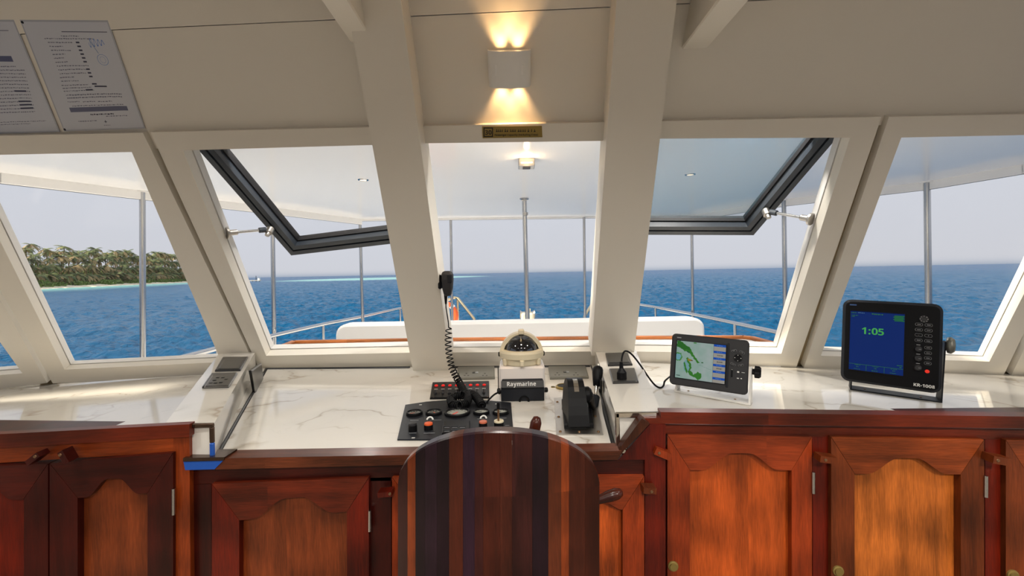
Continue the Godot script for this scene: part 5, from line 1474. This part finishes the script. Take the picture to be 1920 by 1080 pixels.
func chart_image() -> ImageTexture:
	var W := 372; var H := 274
	var im := Image.create(W, H, false, Image.FORMAT_RGB8)
	var n := noise(6, 0.03, 3); var n2 := noise(14, 0.012, 2)
	var lands := []
	for l in [[0, 0, 30, 2, 62, 24, 100, 44, 128, 78, 150, 112, 182, 142, 172, 150, 148, 136, 122, 104, 100, 84, 62, 72, 30, 52, 0, 40], [78, 128, 92, 118, 106, 146, 120, 168, 124, 190, 112, 208, 138, 236, 168, 216, 204, 226, 196, 258, 178, 274, 152, 258, 128, 246, 104, 240, 96, 222, 108, 196, 102, 168, 84, 146], [66, 152, 76, 160, 80, 190, 96, 214, 92, 236, 78, 226, 70, 196, 62, 176]]:
		var pg := PackedVector2Array()
		for i in range(0, l.size(), 2): pg.append(Vector2(l[i], l[i + 1]))
		lands.append(pg)
	for y in H:
		for x in W:
			var c := rgb(168, 200, 186).lerp(rgb(196, 210, 206), clampf(x / 280.0 * 0.7 + n2.get_noise_2d(x, y) * 0.5, 0, 1))
			var w := Vector2(x + 7.0 * n.get_noise_2d(x, y), y + 7.0 * n.get_noise_2d(x + 90, y))
			var e := Vector2((w.x - 16) / 30.0, (w.y - 118) / 32.0).length()
			if e < 1.0: c = rgb(86, 160, 76)
			if e < 0.75: c = rgb(132, 192, 206)
			if Vector2((w.x - 84) / 26.0, (w.y - 178) / 44.0).length() < 1.0: c = c.lerp(rgb(128, 184, 200), 0.7)
			for pg in lands:
				if Geometry2D.is_point_in_polygon(w, pg): c = rgb(66, 142, 44) if w.y > 60 else rgb(52, 124, 40)
			if Vector2((w.x - 104) / 17.0, (w.y - 132) / 9.0).length() < 1.0: c = rgb(172, 150, 46)
			if absf(w.y - (150.0 + (w.x - 150.0) * 0.32)) < 0.7 and w.x > 168: c = rgb(130, 165, 155)
			if x >= 284:
				c = rgb(188, 182, 170)
				if fmod(y, 47.0) < 16.0: c = rgb(28, 92, 206)
			elif x >= 282: c = rgb(110, 120, 130)
			im.set_pixel(x, y, c)
	var r := RandomNumberGenerator.new(); r.seed = 5
	for k in 6:
		strokes(im, 306, 346, int(k * 47.0) + 6, 3, rgb(150, 190, 245), r)
		if k in [1, 2, 3]:
			strokes(im, 310, 352, int(k * 47.0) + 26, 9, rgb(112, 110, 104), r)
	im.fill_rect(Rect2i(8, 254, 30, 4), rgb(24, 30, 28)); im.fill_rect(Rect2i(84, 72, 9, 7), rgb(30, 80, 90)); im.fill_rect(Rect2i(95, 78, 8, 6), rgb(30, 80, 90))
	im.fill_rect(Rect2i(196, 140, 14, 7), rgb(56, 110, 60)); im.fill_rect(Rect2i(116, 134, 14, 6), rgb(110, 60, 40)); im.fill_rect(Rect2i(130, 2, 22, 8), rgb(86, 160, 76))
	im.generate_mipmaps()
	return ImageTexture.create_from_image(im)
func radar_image() -> ImageTexture:
	var im := Image.create(300, 360, false, Image.FORMAT_RGB8)
	im.fill(rgb(12, 44, 118))
	var g := rgb(58, 128, 66); var r := RandomNumberGenerator.new(); r.seed = 11
	im.fill_rect(Rect2i(0, 0, 300, 4), rgb(8, 20, 56))
	strokes(im, 6, 36, 10, 5, g, r); strokes(im, 44, 80, 8, 5, rgb(90, 130, 160), r); strokes(im, 122, 186, 10, 6, g, r)
	strokes(im, 8, 44, 26, 4, g, r); strokes(im, 8, 26, 34, 4, g, r)
	for k in 5: im.fill_rect(Rect2i(246 - (k % 2) * 6, 14 + k * 7, 54, 5), rgb(46, 132, 50))
	im.fill_rect(Rect2i(0, 322, 300, 2), g)
	for x in [98, 198]: im.fill_rect(Rect2i(x, 324, 2, 36), g)
	for k in 3:
		strokes(im, 34 + k * 100, 66 + k * 100, 326, 3, g, r); strokes(im, 44 + k * 100, 56 + k * 100, 336, 5, g, r); strokes(im, 30 + k * 100, 64 + k * 100, 350, 4, g, r)
	strokes(im, 266, 296, 302, 4, g, r); strokes(im, 280, 292, 312, 4, g, r)
	im.generate_mipmaps()
	return ImageTexture.create_from_image(im)
func local(x: Transform3D, w: float, h: float, u: float, v: float, z := 0.0) -> Vector3: return x * Vector3((u - 0.5) * w, (0.5 - v) * h, z)
func screen_part(o: Node3D, x: Transform3D, w: float, h: float, u0: float, u1: float, v0: float, v1: float, z: float, mat: Material):
	var b := Build.new()
	b.quad(local(x, w, h, u0, v0, z), local(x, w, h, u1, v0, z), local(x, w, h, u1, v1, z), local(x, w, h, u0, v1, z), x.basis.z)
	part("screen", b.done(), mat, o)
	var a := AreaLight3D.new(); a.name = "glow"; o.add_child(a)
	a.area_size = Vector2(w * (u1 - u0), h * (v1 - v0)); a.global_transform = Transform3D(Basis(-x.basis.x, x.basis.y, -x.basis.z), local(x, w, h, (u0 + u1) * 0.5, (v0 + v1) * 0.5, z + 0.004))
	a.global_transform = Transform3D(x.basis, a.global_position)
	a.light_energy = 0.004; a.light_color = Color(0.7, 0.85, 1.0); a.area_range = 4; a.shadow_enabled = true
	var f := Build.new()
	var m := 0.012
	frame_ring(f, [local(x, w, h, u0 - m, v0 - m, z), local(x, w, h, u1 + m, v0 - m, z), local(x, w, h, u1 + m, v1 + m, z), local(x, w, h, u0 - m, v1 + m, z)], [local(x, w, h, u0, v0, z), local(x, w, h, u1, v0, z), local(x, w, h, u1, v1, z), local(x, w, h, u0, v1, z)], x.basis.z * 0.0015)
	part("screen_rim", f.done(), M.black, o)
func key(o: Node3D, x: Transform3D, w: float, h: float, u: float, v: float, kw: float, kh: float, mark: String):
	var k := Node3D.new(); k.name = "button"; o.add_child(k, true)
	var c := local(x, w, h, u, v, 0.001); k.global_position = c
	part("cap", rounded_block(Transform3D(x.basis, c), kw, kh, minf(kw, kh) * 0.45, [[0.0, 0.0], [0.002, 0.0], [0.003, 0.001]]), M.black, k)
	var ring := PackedVector3Array()
	for q in rounded(kw * 1.08, kh * 1.12, minf(kw, kh) * 0.45, 3): ring.append(Transform3D(x.basis, c) * Vector3(q.x, q.y, 0.0012))
	part("outline", tube_mesh(ring, 0.0005, 4, true), M.dim_ink, k)
	if mark: letter("legend", mark, kh * 0.62, M.ink, Transform3D(x.basis, c + x.basis.z * 0.0033), k)
	else: part("legend", box_mesh(c + x.basis.z * 0.003, Vector3(kw * 0.55, kh * 0.2, 0.0006), 0.0, x.basis), M.dim_ink, k)
func displays():
	# chart plotter
	var f := face_of([1264, 625, 1410, 639, 1398, 741, 1251, 719], [1.52, 1.52 * 0.924, 1.52 * 0.911, 1.52 * 0.987])
	var x: Transform3D = f.x; var w: float = f.w; var h: float = f.h
	var o := thing("chart_plotter", "smaller black display showing a green and blue sea chart on a white bracket", "display", on_right(1330, 752))
	part("case", rounded_block(x, w, h, 0.014, [[-0.07, 0.03], [-0.055, 0.014], [-0.028, 0.003], [-0.004, 0.0], [0.0, 0.004]]), M.black_soft, o)
	screen_part(o, x, w, h, 0.075, 0.715, 0.135, 0.855, 0.001, screen_mat(chart_image(), 0.52))
	part("divider", box_mesh(local(x, w, h, 0.745, 0.5, 0.001), Vector3(0.006, h * 0.82, 0.003), 0.001, x.basis), M.charcoal, o)
	part("maker_mark", box_mesh(local(x, w, h, 0.10, 0.075, 0.0008), Vector3(0.014, 0.003, 0.0006), 0.0, x.basis), M.dim_ink, o)
	part("thumb_pad", lathe_mesh(Transform3D(x.basis * Basis(Vector3.RIGHT, PI / 2), local(x, w, h, 0.865, 0.345, 0.001)), [Vector2(0.0125, 0), Vector2(0.012, 0.0025), Vector2(0.005, 0.002), Vector2(0, 0.002)], 24), M.black, o)
	for q in [[0.0, 0.009], [0.0, -0.009], [0.009, 0.0], [-0.009, 0.0]]: part("arrow", box_mesh(local(x, w, h, 0.865, 0.345, 0.0035) + x.basis * Vector3(q[0], q[1], 0), Vector3(0.0022, 0.0022, 0.0006), 0.0, x.basis * Basis(Vector3.BACK, PI / 4)), M.ink, o)
	for q in [[0.815, 0.22, 0.4], [0.915, 0.235, -0.5], [0.81, 0.47, -0.45], [0.905, 0.475, 0.4]]: turned_key(o, x, w, h, q)
	part("zoom_bar", rounded_block(Transform3D(x.basis, local(x, w, h, 0.80, 0.645, 0.001)), 0.0045, 0.026, 0.002, [[0, 0], [0.002, 0], [0.0026, 0.0006]]), M.black, o)
	for q in [[0.80, 0.575, 0.003, 0.003], [0.80, 0.71, 0.003, 0.003], [0.875, 0.60, 0.006, 0.005], [0.935, 0.60, 0.009, 0.0014], [0.875, 0.715, 0.006, 0.003], [0.915, 0.712, 0.004, 0.003]]:
		part("legend", box_mesh(local(x, w, h, q[0], q[1], 0.0028), Vector3(q[2], q[3], 0.0006), 0.0, x.basis), M.ink, o)
	cradle(o, x, w, h, [on_right(1264, 735), on_right(1407, 761)], M.white_plastic, M.black, 0.055, 0.006)
	# radar
	f = face_of([1586, 561, 1776, 571, 1760, 739, 1571, 712], [1.62, 1.62 * 0.90, 1.62 * 0.896, 1.62 * 0.997])
	x = f.x; w = f.w; h = f.h
	o = thing("radar_display", "larger black radar display with a blue screen reading 1:05 on a bracket", "display", on_right(1680, 745))
	part("case", rounded_block(x, w, h, 0.026, [[-0.095, 0.05], [-0.08, 0.03], [-0.045, 0.006], [-0.022, 0.0], [-0.008, 0.0], [0.0, 0.008]]), M.charcoal, o)
	part("face", rounded_block(x, w - 0.018, h - 0.018, 0.018, [[-0.001, 0.0], [0.001, 0.0], [0.0015, 0.001]]), M.black, o)
	screen_part(o, x, w, h, 0.085, 0.638, 0.135, 0.85, 0.002, screen_mat(radar_image(), 0.6))
	letter("clock", "1:05", 0.034, glow(rgb(46, 140, 50), 0.2), Transform3D(x.basis, local(x, w, h, 0.325, 0.37, 0.0032)), o)
	letter("lettering", "KR-1008", 0.0145, M.ink, Transform3D(x.basis, local(x, w, h, 0.835, 0.93, 0.002)), o)
	part("maker_mark", box_mesh(local(x, w, h, 0.11, 0.065, 0.0018), Vector3(0.02, 0.0045, 0.0006), 0.0, x.basis), flat(rgb(50, 80, 130), 0.5), o)
	part("rotary_pad", lathe_mesh(Transform3D(x.basis * Basis(Vector3.RIGHT, PI / 2), local(x, w, h, 0.82, 0.18, 0.0015)), [Vector2(0.0125, 0), Vector2(0.012, 0.003), Vector2(0.005, 0.0025), Vector2(0, 0.0025)], 24), M.black_soft, o)
	for i in 8:
		var a := TAU * i / 8
		part("arrow", box_mesh(local(x, w, h, 0.82, 0.18, 0.0048) + x.basis * Vector3(cos(a) * 0.0098, sin(a) * 0.0098, 0), Vector3(0.0016, 0.0016, 0.0006), 0.0, x.basis), M.ink, o)
	var marks := [["", ""], ["", ""], ["-", "+"], ["", ""]]
	for i in 4:
		for j in 2: key(o, x, w, h, [0.775, 0.865][j], 0.245 + 0.06 * i, 0.0175, 0.0085, marks[i][j])
	for i in 4: key(o, x, w, h, 0.865, 0.50 + 0.058 * i, 0.0165, 0.0085, "")
	for i in 3:
		var c := local(x, w, h, 0.775, 0.525 + 0.105 * i, 0.0015)
		var kn := Node3D.new(); kn.name = "knob"; o.add_child(kn, true); kn.global_position = c
		part("dial", lathe_mesh(Transform3D(x.basis * Basis(Vector3.RIGHT, PI / 2), c), [Vector2(0.0105, 0), Vector2(0.0095, 0.008), Vector2(0.008, 0.009), Vector2(0, 0.009)], 20), M.black_soft, kn)
		part("marker", box_mesh(c + x.basis * Vector3(0.003, 0, 0.0092), Vector3(0.006, 0.0012, 0.0006), 0.0, x.basis), M.dim_ink, kn)
		part("legend", box_mesh(c + x.basis * Vector3(0, 0.0145, 0.0005), Vector3(0.010, 0.0022, 0.0006), 0.0, x.basis), M.dim_ink, kn)
	part("power_button", lathe_mesh(Transform3D(x.basis * Basis(Vector3.RIGHT, PI / 2), local(x, w, h, 0.862, 0.765, 0.0015)), [Vector2(0.0062, 0), Vector2(0.0058, 0.003), Vector2(0, 0.0036)], 18), M.red_knob, o)
	cradle(o, x, w, h, [on_right(1594, 731), on_right(1767, 756)], M.charcoal, M.plate_silver, 0.075, 0.004)
func turned_key(o: Node3D, x: Transform3D, w: float, h: float, q: Array):
	var c := local(x, w, h, q[0], q[1], 0.001)
	key(o, Transform3D(x.basis * Basis(Vector3.BACK, q[2]), c), 1.0, 1.0, 0.5, 0.5, 0.014, 0.0052, "")
func cradle(o: Node3D, x: Transform3D, w: float, h: float, foot: Array, mat: Material, knob_mat: Material, depth: float, thick: float):
	# U bracket: a strip on the worktop, two upright arms and clamp knobs
	var a: Vector3 = foot[0]; var b: Vector3 = foot[1]
	var d := (b - a).normalized()
	var up := Vector3(0.0516, 1, 0).normalized()
	var bk := up.cross(d).normalized()
	if bk.z > 0: bk = -bk
	a += up * 0.001; b += up * 0.001
	var g := Node3D.new(); g.name = "bracket"; o.add_child(g, true); g.global_position = (a + b) * 0.5
	part("strip", prism_mesh(PackedVector3Array([a, b, b + bk * depth, a + bk * depth]), up * thick), mat, g)
	for s in 2:
		var f: Vector3 = a if s == 0 else b
		var sx := -1.0 if s == 0 else 1.0
		var top := x * Vector3((w * 0.5 + 0.010) if s == 1 else -(w * 0.5 - 0.035), -h * 0.04 if h < 0.25 else h * 0.06, -0.03)
		var dd: Vector3 = d * sx
		var p := PackedVector3Array([f, f + bk * depth, top + bk * 0.012 + up * 0.01, top - bk * 0.014 + up * 0.008])
		part("arm", prism_mesh(p, -dd * thick), mat, g)
		var kx := Transform3D(towards(x.basis.x * sx, Vector3.UP), top - up * 0.004)
		if s == 0: continue
		if h < 0.25: part("clamp_knob", star_knob(kx, 0.019, 0.026), knob_mat, o)
		else: part("clamp_knob", lathe_mesh(kx, [Vector2(0, 0), Vector2(0.012, 0), Vector2(0.027, 0.006), Vector2(0.029, 0.014), Vector2(0.022, 0.022), Vector2(0, 0.024)], 24, false), knob_mat, o)
	for u: float in [0.18, 0.8]:
		part("screw", lathe_mesh(Transform3D(towards(up), a.lerp(b, u) + bk * depth * 0.4 + up * thick), [Vector2(0.004, 0), Vector2(0.003, 0.002), Vector2(0, 0.0025)], 10), M.screw, g)
func star_knob(x: Transform3D, r: float, len: float) -> ArrayMesh:
	var b := Build.new(); var rings := []
	for q in [[0.0, 0.45], [0.006, 0.5], [0.008, 1.0], [len * 0.8, 0.98], [len, 0.75]]:
		var ring := []
		for i in 32: ring.append(x * Vector3(cos(TAU * i / 32) * r * q[1] * (1.0 + 0.07 * cos(7.0 * TAU * i / 32)), q[0], sin(TAU * i / 32) * r * q[1] * (1.0 + 0.07 * cos(7.0 * TAU * i / 32))))
		rings.append(ring)
	b.loft(rings); return b.done()

# ------------------------------------------------------------------ wheel and chair
func wheel_and_chair():
	var z := 0.955
	var hub := at(965, 990, z)
	var wl := thing("steering_wheel", "varnished wooden ship's wheel with turned handles, mostly behind the chair", "steering wheel", hub)
	var scale := z / FOCAL
	var rim := PackedVector3Array()
	var rr := 128.0 * scale
	for i in 48: rim.append(hub + Vector3(cos(TAU * i / 48) * rr, sin(TAU * i / 48) * rr, 0))
	part("rim", tube_mesh(rim, 0.016, 12, true), M.wood_red, wl)
	part("hub", lathe_mesh(Transform3D(Basis(Vector3.RIGHT, PI / 2), hub + Vector3(0, 0, -0.02)), [Vector2(0, 0), Vector2(0.05, 0), Vector2(0.05, 0.03), Vector2(0.035, 0.045), Vector2(0, 0.048)], 28), M.wood_red, wl)
	part("shaft", rod(hub, hub + Vector3(0, 0, -0.10), 0.018, 14), M.brass, wl)
	for i in 6:
		var a := deg_to_rad(17.5 + 60.0 * i)
		var d := Vector3(cos(a), sin(a), 0)
		var L := 214.0 * scale
		part("spoke", lathe_mesh(Transform3D(towards(d, Vector3.BACK), hub), [Vector2(0.012, 0.04), Vector2(0.016, 0.07), Vector2(0.011, 0.11), Vector2(0.014, rr - 0.014), Vector2(0.014, rr + 0.014), Vector2(0.008, rr + 0.026), Vector2(0.0085, L - 0.062), Vector2(0.0125, L - 0.03), Vector2(0.0125, L - 0.014), Vector2(0.008, L - 0.003), Vector2(0, L)], 16, false), M.plank_a, wl)
	# chair
	var cz := 0.80
	var mid := at(937, 1000, cz)
	var ch := thing("helm_chair", "helm chair with a rounded backrest of striped dark laminated wood", "chair", Vector3(mid.x, EYE.y - 1.42, mid.z + 0.2))
	var edges := [746.0, 764.0, 779.0, 797.0, 819.0, 842.0, 868.0, 890.0, 906.0, 938.0, 960.0, 998.0, 1028.0, 1052.0, 1067.0, 1097.0, 1124.0]
	var tone := ["d", "b", "c", "e", "c", "f", "e", "d", "a", "f", "d", "c", "g", "b", "f", "a"]
	var bow := func(px: float) -> float: return 0.035 * pow((px - 935.0) / 189.0, 2.0)      # the back curves round the sitter
	var top_of := func(px: float) -> float:
		var u := absf(px - 934.0) / (188.0 if px < 934 else 190.0)
		if u >= 0.995: return 902.0
		return 904.0 - 95.0 * pow(1.0 - pow(u, 2.15), 0.5)
	for i in edges.size() - 1:
		var front := []; var rear := []
		var n := 7
		var pts := []
		for k in n + 1:
			var px := lerpf(edges[i], edges[i + 1], float(k) / n)
			pts.append([px, top_of.call(px)])
		var b := Build.new()
		for k in n:
			var q: Array = pts[k]; var q2: Array = pts[k + 1]
			var f := func(px: float, py: float, dz: float) -> Vector3: return at(px, py, cz + bow.call(px)) + Vector3(0, 0, dz)
			var g := 0.0001
			var a0: Vector3 = f.call(q[0], q[1], 0.0); var a1: Vector3 = f.call(q2[0], q2[1], 0.0)
			var c0: Vector3 = f.call(q[0], 1330.0, 0.0); var c1: Vector3 = f.call(q2[0], 1330.0, 0.0)
			if k == 0: a0.x += g; c0.x += g
			if k == n - 1: a1.x -= g; c1.x -= g
			var t := Vector3(0, 0, -0.026); var ch0 := Vector3(0, -0.003, 0.0)
			b.quad(a0 + ch0, a1 + ch0, c1, c0, Vector3.BACK)
			b.quad(a0 + ch0, a1 + ch0, a1 + t * 0.12, a0 + t * 0.12, Vector3(0, 1, 1))
			b.quad(a0 + t * 0.12, a1 + t * 0.12, a1 + t, a0 + t, Vector3.UP)
			b.quad(a0 + t, a1 + t, c1 + t, c0 + t, Vector3.FORWARD)
			b.quad(c0, c1, c1 + t, c0 + t, Vector3.DOWN)
			if k == 0: b.quad(a0 + ch0, c0, c0 + t, a0 + t, Vector3.LEFT)
			if k == n - 1: b.quad(a1 + ch0, c1, c1 + t, a1 + t, Vector3.RIGHT)
		part("plank", b.done(), M["plank_" + tone[i]], ch)
	var seat := Vector3(mid.x, EYE.y - 0.86, mid.z)
	part("seat", rounded_block(Transform3D(Basis(Vector3.RIGHT, Vector3.FORWARD, Vector3.UP), seat + Vector3(0, -0.05, 0.02)), 0.42, 0.2, 0.06, [[0.0, 0.01], [0.01, 0.0], [0.05, 0.0], [0.06, 0.01]]), M.wood_red_along, ch)
	part("post", lathe_mesh(Transform3D(Basis(), Vector3(seat.x, EYE.y - 1.42, seat.z + 0.02)), [Vector2(0.16, 0), Vector2(0.16, 0.015), Vector2(0.04, 0.03), Vector2(0.03, 0.05), Vector2(0.03, 0.5)], 24), M.steel, ch)
